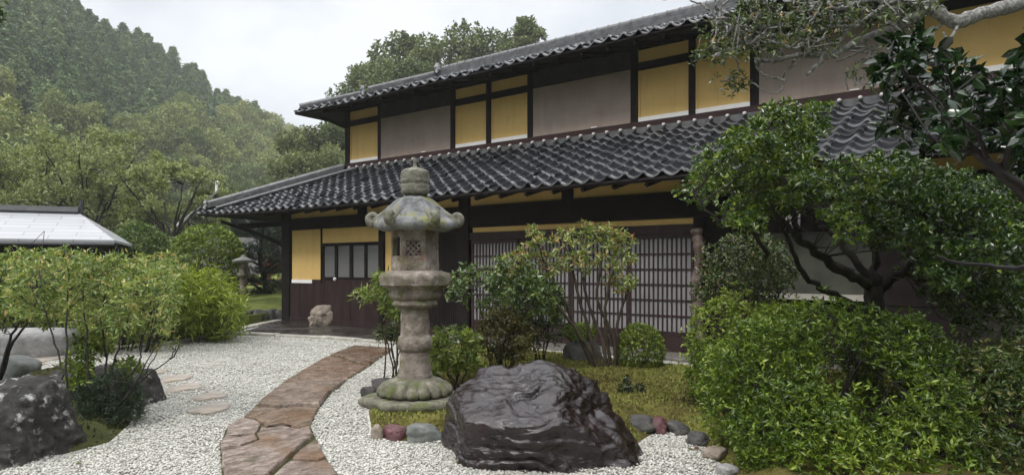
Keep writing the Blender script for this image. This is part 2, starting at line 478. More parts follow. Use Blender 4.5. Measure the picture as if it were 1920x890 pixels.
# bark
M['bark'] = stone('bark', [(0.3, (0.016, 0.013, 0.011)), (0.6, (0.04, 0.034, 0.028)), (0.8, (0.09, 0.08, 0.07))], 14, [((0.06, 0.07, 0.03), 5, 0.58, 0.72)], 0.75, 0.8, 30)
M['bark_lichen'] = stone('lichen_bark', [(0.3, (0.06, 0.056, 0.05)), (0.48, (0.20, 0.197, 0.185)), (0.66, (0.42, 0.415, 0.40))], 38, [((0.09, 0.10, 0.045), 5, 0.6, 0.74)], 0.8, 0.9, 26)
M['bark_trunk'] = stone('mossy_bark', [(0.3, (0.045, 0.042, 0.032)), (0.55, (0.10, 0.095, 0.07)), (0.75, (0.19, 0.185, 0.14))], 6, [((0.09, 0.095, 0.035), 3, 0.55, 0.7)], 0.85, 1.0, 18)
M['twig'] = simple('twig', (0.035, 0.026, 0.018), (0.085, 0.065, 0.045), 10, 0.7, 0.3, 30)
M['twig_dark'] = simple('dark_twig', (0.010, 0.008, 0.009), (0.026, 0.02, 0.02), 10, 0.6, 0.3, 30)

# leaves
M['l_azalea'] = leaf_mat('azalea_leaf', [(0.0, (0.036, 0.066, 0.008)), (0.4, (0.106, 0.172, 0.017)), (0.75, (0.223, 0.307, 0.033)), (1.0, (0.400, 0.438, 0.088))], 0.35, 0.25)
M['l_azalea2'] = leaf_mat('azalea_shaded_leaf', [(0.0, (0.015, 0.032, 0.006)), (0.5, (0.041, 0.072, 0.013)), (0.9, (0.090, 0.136, 0.025)), (1.0, (0.180, 0.162, 0.054))], 0.35, 0.2)  # darker copy of the azalea leaf, tree shade painted into the colour
M['l_holly'] = leaf_mat('holly_leaf', [(0.0, (0.018, 0.044, 0.009)), (0.45, (0.051, 0.102, 0.015)), (0.8, (0.142, 0.214, 0.025)), (1.0, (0.283, 0.344, 0.051))], 0.2, 0.22, 0.7)
M['l_camellia'] = leaf_mat('camellia_leaf', [(0.0, (0.006, 0.018, 0.007)), (0.6, (0.015, 0.040, 0.011)), (1.0, (0.04, 0.08, 0.018))], 0.18, 0.12, 0.7)
M['l_grey'] = leaf_mat('small_dull_leaf', [(0.0, (0.022, 0.04, 0.012)), (0.5, (0.07, 0.105, 0.03)), (0.93, (0.18, 0.21, 0.08)), (1.0, (0.38, 0.26, 0.13))], 0.26, 0.2, 0.6)
M['l_sparse'] = leaf_mat('azalea_autumn_leaf', [(0.0, (0.069, 0.103, 0.023)), (0.35, (0.172, 0.241, 0.052)), (0.7, (0.345, 0.414, 0.127)), (0.85, (0.460, 0.437, 0.172)), (1.0, (0.345, 0.149, 0.069))], 0.35, 0.28)
M['l_shrub'] = leaf_mat('shrub_leaf', [(0.0, (0.030, 0.060, 0.019)), (0.5, (0.082, 0.136, 0.035)), (1.0, (0.239, 0.301, 0.083))], 0.22, 0.2, 0.7)
M['l_light'] = leaf_mat('light_shrub_leaf', [(0.0, (0.060, 0.102, 0.018)), (0.5, (0.180, 0.252, 0.048)), (1.0, (0.384, 0.456, 0.120))], 0.32, 0.28)
M['l_brownish'] = leaf_mat('brownish_leaf', [(0.0, (0.04, 0.045, 0.012)), (0.6, (0.12, 0.12, 0.03)), (1.0, (0.20, 0.14, 0.05))], 0.45, 0.2)
M['l_nandina'] = leaf_mat('nandina_leaf', [(0.0, (0.066, 0.113, 0.033)), (0.4, (0.199, 0.275, 0.070)), (0.8, (0.432, 0.502, 0.157)), (1.0, (0.598, 0.437, 0.204))], 0.32, 0.28)
M['l_bamboo'] = leaf_mat('bamboo_grass_leaf', [(0.0, (0.100, 0.150, 0.019)), (0.5, (0.263, 0.338, 0.044)), (1.0, (0.475, 0.550, 0.100))], 0.4, 0.3)
M['l_juniper'] = leaf_mat('juniper_needle', [(0.0, (0.018, 0.036, 0.02)), (0.6, (0.05, 0.08, 0.042)), (1.0, (0.11, 0.14, 0.075))], 0.5, 0.1)
M['l_pine'] = leaf_mat('pine_needle', [(0.0, (0.008, 0.019, 0.011)), (0.6, (0.021, 0.04, 0.021)), (1.0, (0.05, 0.07, 0.035))], 0.5, 0.1)
M['l_clip'] = leaf_mat('clipped_leaf', [(0.0, (0.052, 0.088, 0.010)), (0.5, (0.160, 0.228, 0.029)), (1.0, (0.349, 0.415, 0.065))], 0.38, 0.22)
M['l_clip_dark'] = leaf_mat('clipped_dark_leaf', [(0.0, (0.034, 0.068, 0.014)), (0.5, (0.095, 0.149, 0.030)), (1.0, (0.203, 0.270, 0.061))], 0.4, 0.2)
M['l_pale'] = leaf_mat('pale_tree_leaf', [(0.0, (0.106, 0.139, 0.053)), (0.5, (0.298, 0.355, 0.145)), (1.0, (0.544, 0.589, 0.315))], 0.5, 0.25)
M['l_cedar'] = leaf_mat('cedar_leaf', [(0.0, (0.067, 0.118, 0.056)), (0.5, (0.158, 0.233, 0.109)), (1.0, (0.321, 0.402, 0.181))], 0.6, 0.08, 0.3, obj_var=0.4)
M['l_broad'] = leaf_mat('broad_leaf', [(0.0, (0.076, 0.114, 0.044)), (0.4, (0.185, 0.240, 0.085)), (0.75, (0.337, 0.365, 0.135)), (1.0, (0.565, 0.502, 0.180))], 0.55, 0.15, 0.3, obj_var=0.5)
M['l_grove'] = leaf_mat('grove_leaf', [(0.0, (0.059, 0.087, 0.041)), (0.5, (0.159, 0.202, 0.089)), (1.0, (0.298, 0.337, 0.163))], 0.55, 0.15, 0.3, obj_var=0.4)
M['l_bamboo_far'] = leaf_mat('bamboo_far_leaf', [(0.0, (0.080, 0.101, 0.044)), (0.5, (0.200, 0.233, 0.101)), (1.0, (0.352, 0.388, 0.192))], 0.5, 0.2, 0.3, obj_var=0.4)
M['l_red'] = leaf_mat('red_leaf', [(0.0, (0.12, 0.04, 0.02)), (1.0, (0.35, 0.13, 0.06))], 0.5, 0.3)
M['l_moss'] = leaf_mat('moss_sprig', [(0.0, (0.060, 0.043, 0.018)), (0.35, (0.128, 0.123, 0.032)), (0.7, (0.212, 0.237, 0.054)), (1.0, (0.289, 0.332, 0.090))], 0.7, 0.15, 0.2)

# ------------------------------------------------------------------ foliage tools
def unit(a):
    return a / np.maximum(np.linalg.norm(a, axis=-1, keepdims=True), 1e-9)
def sphere_dirs(rng, n):
    return unit(rng.normal(size=(n, 3)))
class SN:
    """cheap smooth vector noise -1..1"""
    def __init__(s, rng, freq, n=7):
        s.k = sphere_dirs(rng, n) * (freq * rng.uniform(0.6, 1.7, (n, 1)))
        s.p = rng.uniform(0, 6.28, n)
    def __call__(s, x):
        return np.sin(x @ s.k.T + s.p).sum(1) / (0.6 * len(s.p))
def leaf_geo(pos, d, L, W, rng, fold=0.22, droop=0.12, detailed=False, flat=0.0):
    """pos,d (n,3); L,W (n,) or float -> V, faces"""
    n = len(pos)
    L = np.broadcast_to(np.asarray(L, float), (n,))[:, None]
    W = np.broadcast_to(np.asarray(W, float), (n,))[:, None]
    r = rng.normal(size=(n, 3)) * (1 - flat)
    up = np.zeros((n, 3)); up[:, 2] = 1
    r = r + up * (0.6 + 2.5 * flat)
    s = unit(np.cross(d, r))
    nrm = np.cross(s, d)
    nrm *= np.where(nrm[:, 2:3] < 0, -1, 1)
    if not detailed:
        V = np.empty((n, 4, 3))
        V[:, 0] = pos
        mid = pos + d * L * 0.45 + nrm * W * fold
        V[:, 1] = mid + s * W * 0.5
        V[:, 2] = pos + d * L - nrm * L * droop
        V[:, 3] = mid - s * W * 0.5
        b = (np.arange(n) * 4)[:, None]
        T = np.concatenate([b + [0, 1, 2], b + [0, 2, 3]], 1).reshape(-1, 3)
        return V.reshape(-1, 3), T, 4
    V = np.empty((n, 7, 3))
    V[:, 0] = pos
    V[:, 1] = pos + d * L * 0.5 - nrm * L * droop * 0.15
    V[:, 2] = pos + d * L - nrm * L * droop
    for i, (f, w, q) in enumerate(((0.3, 0.46, 1), (0.68, 0.42, 0.7))):
        c = pos + d * L * f + nrm * W * fold * q - nrm * L * droop * f * f
        V[:, 3 + i] = c + s * W * w
        V[:, 5 + i] = c - s * W * w
    b = (np.arange(n) * 7)[:, None]
    T = np.concatenate([b + [0, 3, 1], b + [3, 4, 1], b + [4, 2, 1], b + [0, 1, 5], b + [5, 1, 6], b + [6, 1, 2]], 1).reshape(-1, 3)
    return V.reshape(-1, 3), T, 7
def whorl(rng, tips, D, k, spread, off=0.02):
    """k leaves round each tip"""
    m = len(tips)
    ref = unit(np.cross(D, rng.normal(size=(m, 3))))
    c = np.cross(D, ref)
    az = (np.arange(k)[None] / k + rng.uniform(0, 1, (m, 1))) * 2 * np.pi + rng.normal(size=(m, k)) * 0.3
    al = spread + rng.normal(size=(m, k)) * 0.25
    d = (D[:, None] * np.cos(al)[..., None] + (ref[:, None] * np.cos(az)[..., None] + c[:, None] * np.sin(az)[..., None]) * np.sin(al)[..., None])
    pos = tips[:, None] + D[:, None] * (rng.uniform(-1, 1, (m, k, 1)) * off)
    tid = np.repeat(np.arange(m), k)
    return pos.reshape(-1, 3), unit(d.reshape(-1, 3)), tid
def foliage(name, mat, parent, rng, tips, D, k=5, spread=1.0, L=0.05, W=0.02, off=0.02, fold=0.22, droop=0.12, detailed=False,
            flat=0.0, tone=None, jitter=0.35, local=None):
    pos, d, tid = whorl(rng, tips, D, k, spread, off)
    n = len(pos)
    sc = rng.uniform(0.5, 1.35, n)
    V, T, q = leaf_geo(pos, d, L * sc, W * sc * rng.uniform(0.85, 1.15, n), rng, fold, droop, detailed, flat)
    base = rng.uniform(0.15, 0.75, len(tips)) if tone is None else tone
    rnd = np.clip(base[tid] + rng.normal(size=n) * jitter * 0.5, 0, 1)
    me = np_mesh(name, V if local is None else V - np.asarray(local), [T], rnd=np.repeat(rnd, q))
    return link(name, me, mat, parent)
def shell_tips(rng, n, lobes, lump=0.12, freq=5.0, lo=0.72, gap=None, upbias=0.35, zmin=None):
    """points near the surface of a union of ellipsoids, with uneven outline and gaps"""
    sn = SN(rng, freq); sg = SN(rng, freq * 1.3)
    C = np.array([l[0] for l in lobes], float); Rr = np.array([l[1] for l in lobes], float)
    w = np.array([(l[1][0] * l[1][1] * l[1][2]) ** (2 / 3) for l in lobes]); w /= w.sum()
    out_p, out_d = [], []
    tot = 0
    while tot < n:
        m = int((n - tot) * 1.8) + 50
        i = rng.choice(len(lobes), m, p=w)
        u = sphere_dirs(rng, m)
        r = lo + (1 - lo) * rng.uniform(0, 1, m) ** 0.6
        p0 = C[i] + Rr[i] * u
        r = r + lump * sn(p0)
        p = C[i] + Rr[i] * u * r[:, None]
        ok = np.ones(m, bool)
        for j in range(len(lobes)):
            q = (((p - C[j]) / Rr[j]) ** 2).sum(1)
            ok &= ~((q < (lo * 0.92) ** 2) & (i != j))
        if gap is not None: ok &= sg(p) > gap
        if zmin is not None: ok &= p[:, 2] > zmin
        d = unit(u / Rr[i] * Rr[i].mean() + rng.normal(size=(m, 3)) * 0.45 + np.array([0, 0, upbias]))
        out_p.append(p[ok]); out_d.append(d[ok]); tot += int(ok.sum())
    return np.concatenate(out_p)[:n], np.concatenate(out_d)[:n]
def cluster_tips(rng, centers, rad, per, flat=1.0, upbias=0.3):
    c = np.repeat(np.asarray(centers, float), per, 0)
    u = sphere_dirs(rng, len(c)) * rng.uniform(0, 1, (len(c), 1)) ** 0.5
    u[:, 2] *= flat
    rr = np.repeat(np.broadcast_to(np.asarray(rad, float), (len(centers),)), per)[:, None]
    p = c + u * rr
    d = unit(u + rng.normal(size=p.shape) * 0.4 + np.array([0, 0, upbias]))
    return p, d
def twigs_to(mb, rng, skeleton, targets, r0=0.008, r1=0.003, sag=0.1, n=4):
    """thin curved branches from the nearest skeleton point to each target"""
    S = np.asarray([tuple(p) for p in skeleton], float)
    for tgt in targets:
        tgt = np.asarray(tgt, float)
        dd = ((S - tgt) ** 2).sum(1) + 0.4 * np.maximum(0, S[:, 2] - tgt[2]) ** 2
        a = S[int(np.argmin(dd))]
        L = np.linalg.norm(tgt - a)
        if L < 1e-3: continue
        m1 = a + (tgt - a) * 0.35 + rng.normal(size=3) * L * sag + np.array([0, 0, L * 0.06])
        m2 = a + (tgt - a) * 0.7 + rng.normal(size=3) * L * sag + np.array([0, 0, L * 0.05])
        mb.tube([a, m1, m2, tgt], [r0, r0 * 0.75, (r0 + r1) / 2, r1], n, cap=False)
def smooth_poly(pts, rad, sub=4, rng=None, wob=0.0):
    """Catmull-Rom through control points"""
    pts = [Vector(p) for p in pts]
    out, ro = [], []
    N = len(pts)
    for i in range(N - 1):
        p0, p1, p2, p3 = pts[max(i - 1, 0)], pts[i], pts[i + 1], pts[min(i + 2, N - 1)]
        for k in range(sub):
            t = k / sub
            q = 0.5 * ((2 * p1) + (p2 - p0) * t + (2 * p0 - 5 * p1 + 4 * p2 - p3) * t * t + (3 * p1 - p0 - 3 * p2 + p3) * t ** 3)
            if rng is not None and wob: q = q + Vector(rng.normal(size=3) * wob)
            out.append(q); ro.append(rad[i] + (rad[i + 1] - rad[i]) * t)
    out.append(pts[-1]); ro.append(rad[-1])
    return out, ro

# ------------------------------------------------------------------ rocks
def ico(sub):
    bm = bmesh.new()
    bmesh.ops.create_icosphere(bm, subdivisions=sub, radius=1.0)
    V = np.array([v.co[:] for v in bm.verts]); Fc = np.array([[v.index for v in f.verts] for f in bm.faces])
    bm.free()
    return V, Fc
ICO = {k: ico(k) for k in (3, 4, 5, 6, 7)}
def rock_mesh(name, planes, seed, sub=4, soft=9.0, nscale=2.0, namp=0.06, strata=None, size=(1, 1, 1), fine=0.0, bumps=()):
    """planes: (normal, distance) of a rounded polytope"""
    D, Fc = ICO[sub]
    n = unit(np.array([p[0] for p in planes], float)); dist = np.array([p[1] for p in planes], float)
    q = np.maximum(D @ n.T, 1e-4) / dist
    r = 1.0 / ((q ** soft).sum(1) ** (1 / soft))
    V = D * r[:, None]
    off = Vector((seed * 3.1, seed * 1.7, seed * 2.3))
    out = np.empty_like(V)
    for i, v in enumerate(V):
        p = Vector(v)
        h = mnoise.fractal(p * nscale + off, 0.9, 2.1, 5) * namp
        if fine: h += (0.5 - abs(mnoise.noise(p * nscale * 4.3 + off))) * fine
        if strata:
            ax, sc, amp = strata
            a = Vector(ax).normalized()
            s = p.dot(a) * sc + mnoise.noise(p * 1.7 + off) * 2.2 + mnoise.noise(p * 5.1 + off) * 0.35
            k = s - math.floor(s)
            k = k / 0.82 if k < 0.82 else (1 - k) / 0.18
            h += amp * (k ** 0.8 - 0.5) * max(0.0, 0.55 + 1.1 * mnoise.noise(p * 1.5 - off))
        for bd, bw, ba in bumps:
            h += ba * math.exp(-((D[i] - np.array(bd) / np.linalg.norm(bd)) ** 2).sum() / bw)
        out[i] = v + D[i] * h
    return np_mesh(name, out * np.array(size), [Fc], smooth=True)
def pebble_planes(rng, k=9, lo=0.75, hi=1.0):
    n = sphere_dirs(rng, k)
    pl = [(tuple(a), rng.uniform(lo, hi)) for a in n]
    pl += [((0, 0, 1), 0.9), ((0, 0, -1), 0.9), ((1, 0, 0), 1), ((-1, 0, 0), 1), ((0, 1, 0), 1), ((0, -1, 0), 1)]
    return pl
def small_rock(name, seed, loc, size, mat, rz=0.0, sub=4, namp=0.08, label=None, cat='stone', group=None, soft=8.0):
    rng = np.random.default_rng(seed)
    me = rock_mesh(name, pebble_planes(rng), seed, sub, soft, 2.2, namp, size=size, fine=0.02)
    o = link(name, me, mat, loc=loc, rz=rz)
    tag(o, label, cat, group)
    return o

def poly_sd(poly, X, Y):
    """signed distance, >0 inside"""
    P_ = np.asarray(poly, float)
    x = X.ravel(); y = Y.ravel()
    inside = np.zeros(x.shape, bool)
    best = np.full(x.shape, 1e18)
    n = len(P_)
    for i in range(n):
        x1, y1 = P_[i]; x2, y2 = P_[(i + 1) % n]
        c = ((y1 > y) != (y2 > y))
        with np.errstate(divide='ignore', invalid='ignore'):
            xi = (x2 - x1) * (y - y1) / (y2 - y1) + x1
        inside ^= c & (x < xi)
        ex, ey = x2 - x1, y2 - y1
        t = np.clip(((x - x1) * ex + (y - y1) * ey) / max(ex * ex + ey * ey, 1e-12), 0, 1)
        best = np.minimum(best, (x - x1 - t * ex) ** 2 + (y - y1 - t * ey) ** 2)
    d = np.sqrt(best)
    return np.where(inside, d, -d).reshape(X.shape)

# ================================================================== GROUND
RNG = np.random.default_rng(5)
gm = MB()
gm.v = [(-700, -60, -0.03), (700, -60, -0.03), (700, 900, -0.03), (-700, 900, -0.03)]
gm.face([0, 1, 2, 3])
tag(gm.build('ground', M['ground']), 'mossy brown garden soil reaching to the foot of the wooded hills', 'ground', kind='structure')

gravel_px = [(-1500, 1300), (-900, 760), (-300, 700), (0, 688), (120, 668), (215, 658), (330, 646), (395, 634), (440, 622),
             (527, 602), (760, 608), (1300, 660), (1800, 700), (2600, 760), (2600, 1300)]
gravel_poly = [G(a, b)[:2] for a, b in gravel_px]
gpts = [Vector((x, y, 0.004)) for x, y in gravel_poly]
tri = tessellate_polygon([gpts])
g = MB(); g.v = [tuple(p) for p in gpts]
for tr_ in tri:
    a, b, c = tr_
    nz = (gpts[b] - gpts[a]).cross(gpts[c] - gpts[a]).z
    g.face([a, b, c] if nz > 0 else [a, c, b])
tag(g.build('gravel_court', M['gravel']), 'pale grey gravel court in front of the house', 'gravel court', kind='structure')

isl_px = [(690, 772), (697, 818), (760, 828), (835, 822), (950, 846), (1060, 860), (1120, 856), (1190, 836), (1235, 806), (1300, 818), (1345, 860),
          (1368, 905), (1400, 1000), (2100, 1000), (2500, 780), (1700, 715), (1300, 702), (1240, 697), (1000, 668), (800, 652), (756, 655), (745, 700), (712, 728)]
isl = [G(a, b)[:2] for a, b in isl_px]
bed_px = [(-320, 840), (-20, 745), (20, 715), (110, 695), (200, 700), (255, 722), (262, 745), (245, 795), (205, 830), (120, 852), (40, 860), (-200, 880)]
bed = [G(a, b)[:2] for a, b in bed_px]
def height_at(poly, x, y, top, slope):
    sd = poly_sd(poly, np.array([float(x)]), np.array([float(y)]))[0]
    return max(-0.03, min(top, sd * slope))
MOSS_SN = []
LAN = ((778 - 960) / F * 7.15, 7.15)
def moss_h(x, y, sd, top, slope):
    h = np.minimum(top, sd * slope)
    d = np.hypot(x - LAN[0], y - LAN[1])
    return np.minimum(h, np.where(d < 1.3, 0.03 + np.clip((d - 0.62) * 0.25, 0, 1), 9))
def mound(name, poly, top, slope, step, mat, label, cat, xlim=None, ylim=None, seed=1):
    P_ = np.asarray(poly)
    x0, y0 = P_.min(0) - 0.3; x1, y1 = P_.max(0) + 0.3
    if xlim: x0, x1 = max(x0, xlim[0]), min(x1, xlim[1])
    if ylim: y0, y1 = max(y0, ylim[0]), min(y1, ylim[1])
    xs = np.arange(x0, x1, step); ys = np.arange(y0, y1, step)
    X, Y = np.meshgrid(xs, ys)
    sd = poly_sd(poly, X, Y)
    rng = np.random.default_rng(seed)
    sn = SN(rng, 5.0); sn2 = SN(rng, 18.0)
    pts = np.stack([X.ravel(), Y.ravel(), 0 * X.ravel()], 1)
    if name == 'moss_bed': MOSS_SN.extend((sn, sn2))
    nz = (sn(pts) * 0.02 + sn2(pts) * 0.008).reshape(X.shape)
    Z = np.clip(moss_h(X, Y, sd, top, slope) + nz * np.clip(sd * 6, 0, 1), -0.03, None)
    keep = sd > -2.2 * step
    idx = -np.ones(X.shape, int); idx[keep] = np.arange(keep.sum())
    V = np.stack([X[keep], Y[keep], Z[keep]], 1)
    a, b, c, d = idx[:-1, :-1], idx[:-1, 1:], idx[1:, 1:], idx[1:, :-1]
    ok = (a >= 0) & (b >= 0) & (c >= 0) & (d >= 0)
    Fq = np.stack([a[ok], b[ok], c[ok], d[ok]], 1)
    o = link(name, np_mesh(name, V, [Fq], smooth=True), mat)
    tag(o, label, cat, kind='structure')
    return o
mound('moss_bed', isl, 0.16, 0.55, 0.045, M['moss'], 'low moss mound under the lantern, rock and azaleas', 'moss bed', xlim=(-2.5, 7.5), ylim=(3.5, 13.5))
mound('planting_bed', bed, 0.12, 0.5, 0.04, M['ground'], 'low soil bed round the lichened rock on the gravel', 'planting bed', seed=3)

# flagstone path
path_l = [(665, 650), (600, 676), (540, 712), (490, 752), (455, 786), (420, 808), (412, 840), (416, 892), (425, 990)]
path_poly_px = [(665, 650), (600, 676), (540, 712), (490, 752), (455, 786), (424, 806), (411, 838), (416, 892), (425, 990),
                (700, 990), (634, 892), (612, 862), (594, 828), (583, 802), (598, 768), (618, 742), (652, 714), (692, 688), (738, 656)]
path_poly = [G(a, b)[:2] for a, b in path_poly_px]
path = tag(empty('stone_path', G(560, 770)), 'curving path of wet brown flagstones through the gravel', 'path', kind='structure')
FLAG_TONE = [(0.50, 0.42, 0.33, 1), (0.62, 0.52, 0.42, 1), (0.72, 0.66, 0.58, 1), (0.68, 0.58, 0.45, 1), (1.0, 0.97, 0.96, 1), (0.92, 0.88, 0.87, 1), (0.86, 0.82, 0.79, 1), (0.80, 0.75, 0.70, 1), (0.76, 0.73, 0.70, 1), (0.85, 0.8, 0.76, 1)]
slabs = [
    [(665, 650), (738, 656), (692, 688), (668, 683), (640, 672), (618, 668)],
    [(615, 670), (638, 674), (666, 685), (689, 690), (652, 713), (600, 712), (545, 709), (600, 677)],
    [(541, 713), (598, 715), (650, 716), (618, 741), (600, 765), (560, 764), (520, 768), (480, 763), (492, 752)],
    [(477, 766), (520, 771), (558, 767), (597, 769), (584, 800), (560, 808), (530, 800), (500, 806), (478, 790), (457, 785)],
    [(455, 788), (476, 792), (490, 801), (478, 818), (452, 826), (424, 822), (426, 806)],
    [(422, 824), (452, 829), (478, 821), (486, 830), (450, 843), (414, 846), (412, 838)],
    [(492, 804), (500, 809), (530, 803), (560, 811), (582, 805), (588, 822), (556, 850), (518, 884), (480, 920), (455, 990), (427, 990), (417, 892), (414, 849), (452, 846), (489, 832), (481, 820)],
    [(593, 830), (611, 862), (600, 868), (566, 868), (548, 866), (560, 853)],
    [(545, 869), (566, 871), (600, 871), (613, 866), (632, 892), (655, 925), (600, 940), (540, 960), (460, 990), (484, 925), (520, 888)],
    [(658, 928), (700, 990), (465, 993), (542, 964), (602, 944)],
]
for i, pl in enumerate(slabs):
    r_ = random.Random(i)
    pts = [G(a, b) for a, b in pl]
    cen = sum((p for p in pts), Vector()) / len(pts)
    # subdivide the outline and roughen it, then fill a small domed top
    ring = []
    for a, b in zip(pts, pts[1:] + pts[:1]):
        n = max(1, int((b - a).length / 0.08))
        for k in range(n):
            q = a.lerp(b, k / n)
            q = q + Vector((mnoise.noise(q * 6), mnoise.noise(q * 6 + Vector((9, 3, 1))), 0)) * 0.014
            ring.append(q)
    if (sum((ring[k].x * ring[(k + 1) % len(ring)].y - ring[(k + 1) % len(ring)].x * ring[k].y) for k in range(len(ring)))) < 0:
        ring.reverse()
    bm = bmesh.new()
    h = 0.038 + r_.uniform(-0.006, 0.012)
    tilt = (r_.uniform(-.008, .008), r_.uniform(-.008, .008))
    vs = [bm.verts.new((q.x - path.location.x, q.y - path.location.y, -0.02)) for q in ring]
    vt = [bm.verts.new((cen.x + (q.x - cen.x) * 0.968 - path.location.x, cen.y + (q.y - cen.y) * 0.968 - path.location.y, h - 0.008)) for q in ring]
    vi = [bm.verts.new((cen.x + (q.x - cen.x) * 0.94 - path.location.x, cen.y + (q.y - cen.y) * 0.94 - path.location.y, h + (q.x - cen.x) * tilt[0] + (q.y - cen.y) * tilt[1])) for q in ring]
    N = len(ring)
    for k in range(N):
        j = (k + 1) % N
        bm.faces.new((vs[k], vs[j], vt[j], vt[k])); bm.faces.new((vt[k], vt[j], vi[j], vi[k]))
    top = bm.faces.new(vi)
    bmesh.ops.triangulate(bm, faces=[top])
    me = bpy.data.meshes.new('flagstone'); bm.to_mesh(me); bm.free()
    fo_ = link('flagstone', me, M['flag'], path)
    fo_.color = FLAG_TONE[i]
# packed soil in the joints
jp = [Vector((x, y, 0.012)) for x, y in path_poly]
g = MB(); g.v = [(p.x - path.location.x, p.y - path.location.y, p.z) for p in jp]
for a, b, c in tessellate_polygon([jp]):
    nz = (jp[b] - jp[a]).cross(jp[c] - jp[a]).z
    g.face([a, b, c] if nz > 0 else [a, c, b])
g.build('joint_soil', M['ground'], path)

# loose pebbles of the gravel as real stones (one uncountable mass)
def pebbles():
    rng = np.random.default_rng(11)
    n = 230000
    # more stones near the camera where single stones can be seen
    y = 3.6 + 10.5 * rng.uniform(0, 1, n) ** 1.25
    x = rng.uniform(-0.86, 0.62, n) * (y + 0.6)
    ok = poly_sd(gravel_poly, x, y) > 0.0
    for pl, m in ((isl, -0.02), (bed, -0.02), (path_poly, 0.0)):
        ok &= poly_sd(pl, x, y) < m
    x, y = x[ok], y[ok]
    n = len(x)
    s = rng.uniform(0.006, 0.0145, n) * (1 + (y - 4) * 0.02)
    sn = SN(rng, 3.0)
    z = 0.004 + s * 0.35 + 0.006 * (sn(np.stack([x, y, 0 * x], 1)) > 0.2)
    oct_ = np.array([(1, 0, 0), (0, 1, 0), (-1, 0, 0), (0, -1, 0), (0, 0, 1), (0, 0, -1)], float)
    V = np.repeat(oct_[None], n, 0) * rng.uniform(0.7, 1.15, (n, 6, 1))
    V[:, :, 2] *= 0.65
    V[:, :, 0] *= rng.uniform(1.0, 1.5, (n, 1))
    a = rng.uniform(0, 6.28, n); ca, sa = np.cos(a)[:, None], np.sin(a)[:, None]
    X = V[:, :, 0] * ca - V[:, :, 1] * sa; Y = V[:, :, 0] * sa + V[:, :, 1] * ca
    tx = rng.normal(size=(n, 1)) * 0.35
    Z = V[:, :, 2] + X * tx
    W = np.stack([X, Y, Z], 2) * s[:, None, None] + np.stack([x, y, z], 1)[:, None]
    f = np.array([(0, 1, 4), (1, 2, 4), (2, 3, 4), (3, 0, 4), (1, 0, 5), (2, 1, 5), (3, 2, 5), (0, 3, 5)])
    T = (np.arange(n)[:, None, None] * 6 + f[None]).reshape(-1, 3)
    rnd = np.clip(rng.beta(2.2, 1.6, n), 0, 1)
    o = link('gravel', np_mesh('gravel', W.reshape(-1, 3), [T], rnd=np.repeat(rnd, 6)), M['pebble'])
    tag(o, 'loose pale grey pebbles covering the court', 'gravel', kind='stuff')
pebbles()

# entrance paving and kerbs
en = [(447, 626), (600, 632), (752, 644), (765, 618), (533, 601)]
ep = [G(a, b) for a, b in en]
m = MB(); m.prism([(p.x, p.y) for p in ep], -0.05, 0.035)
tag(m.build('entrance_paving', M['entrance'], bevel=0.01), 'dark wet stone paving before the house wall', 'paving', kind='structure')
def kerb(name, pxs, w, h, label, seed):
    pts = [G(a, b) for a, b in pxs]
    e = tag(empty(name, pts[0]), label, 'kerb', kind='structure')
    r_ = random.Random(seed)
    for a, b in zip(pts, pts[1:]):
        n = max(1, round((b - a).length / 0.9))
        for k in range(n):
            p, q = a.lerp(b, k / n), a.lerp(b, (k + 1) / n)
            d = (q - p).normalized(); s = Vector((-d.y, d.x, 0)) * w / 2 * r_.uniform(0.85, 1.1)
            p, q = p + d * 0.008, q - d * 0.008
            quad = [p - s, q - s, q + s, p + s]
            m = MB(); m.prism([(v.x - e.location.x, v.y - e.location.y) for v in quad], -0.05, h + r_.uniform(-.008, .008))
            m.build('kerb_stone', M['kerb'], e, bevel=0.015)
    return e
kerb('gravel_kerb', [(212, 657), (330, 645), (395, 633), (442, 620), (528, 601)], 0.22, 0.06, 'pale stone kerb curving from the house corner along the moss', 1)
kerb('paving_kerb', [(443, 627), (600, 634), (752, 646)], 0.2, 0.055, 'pale stone kerb along the dark entrance paving', 2)

# stepping stones
steps = [(327, 712, 58, 16, 1), (347, 729, 66, 18, 2), (395, 745, 66, 17, 3), (396, 768, 74, 25, 4), (296, 699, 40, 9, 5), (78, 676, 70, 18, 6), (40, 690, 60, 14, 7)]
slab_lab = ['grey flat stepping stone nearest the bare twigs, oval', 'long flat stepping stone second in the row on the gravel', 'narrow pale stepping stone beside the flagstone path',
            'yellowish broad stepping stone nearest the flagstone path', 'small thin stepping stone half hidden behind the bare twigs', 'long pale flat stone in front of the white stone block', 'flat pale stone beside the dark round boulder']
for (cx, cy, w, h, sd), lb in zip(steps, slab_lab):
    c = G(cx, cy)
    a = G(cx - w / 2, cy); b = G(cx, cy - h / 2); d = G(cx, cy + h / 2)
    rx = (c - a).length; ry = (b - d).length / 2
    me = rock_mesh('stepping_stone', [((0, 0, 1), 0.5), ((0, 0, -1), 1)] + [((math.cos(k), math.sin(k), 0.1), 0.85 + 0.15 * math.sin(sd * 7 + k * 3)) for k in np.arange(0, 6.28, 0.9)],
                   sd, 4, 14, 2.5, 0.05, size=(rx, ry, 0.075), fine=0.02)
    o = link('stepping_stone', me, M['step_stone'], loc=(c.x, c.y, -0.004))
    tag(o, lb, 'stepping stone', 'stepping stones in the gravel')

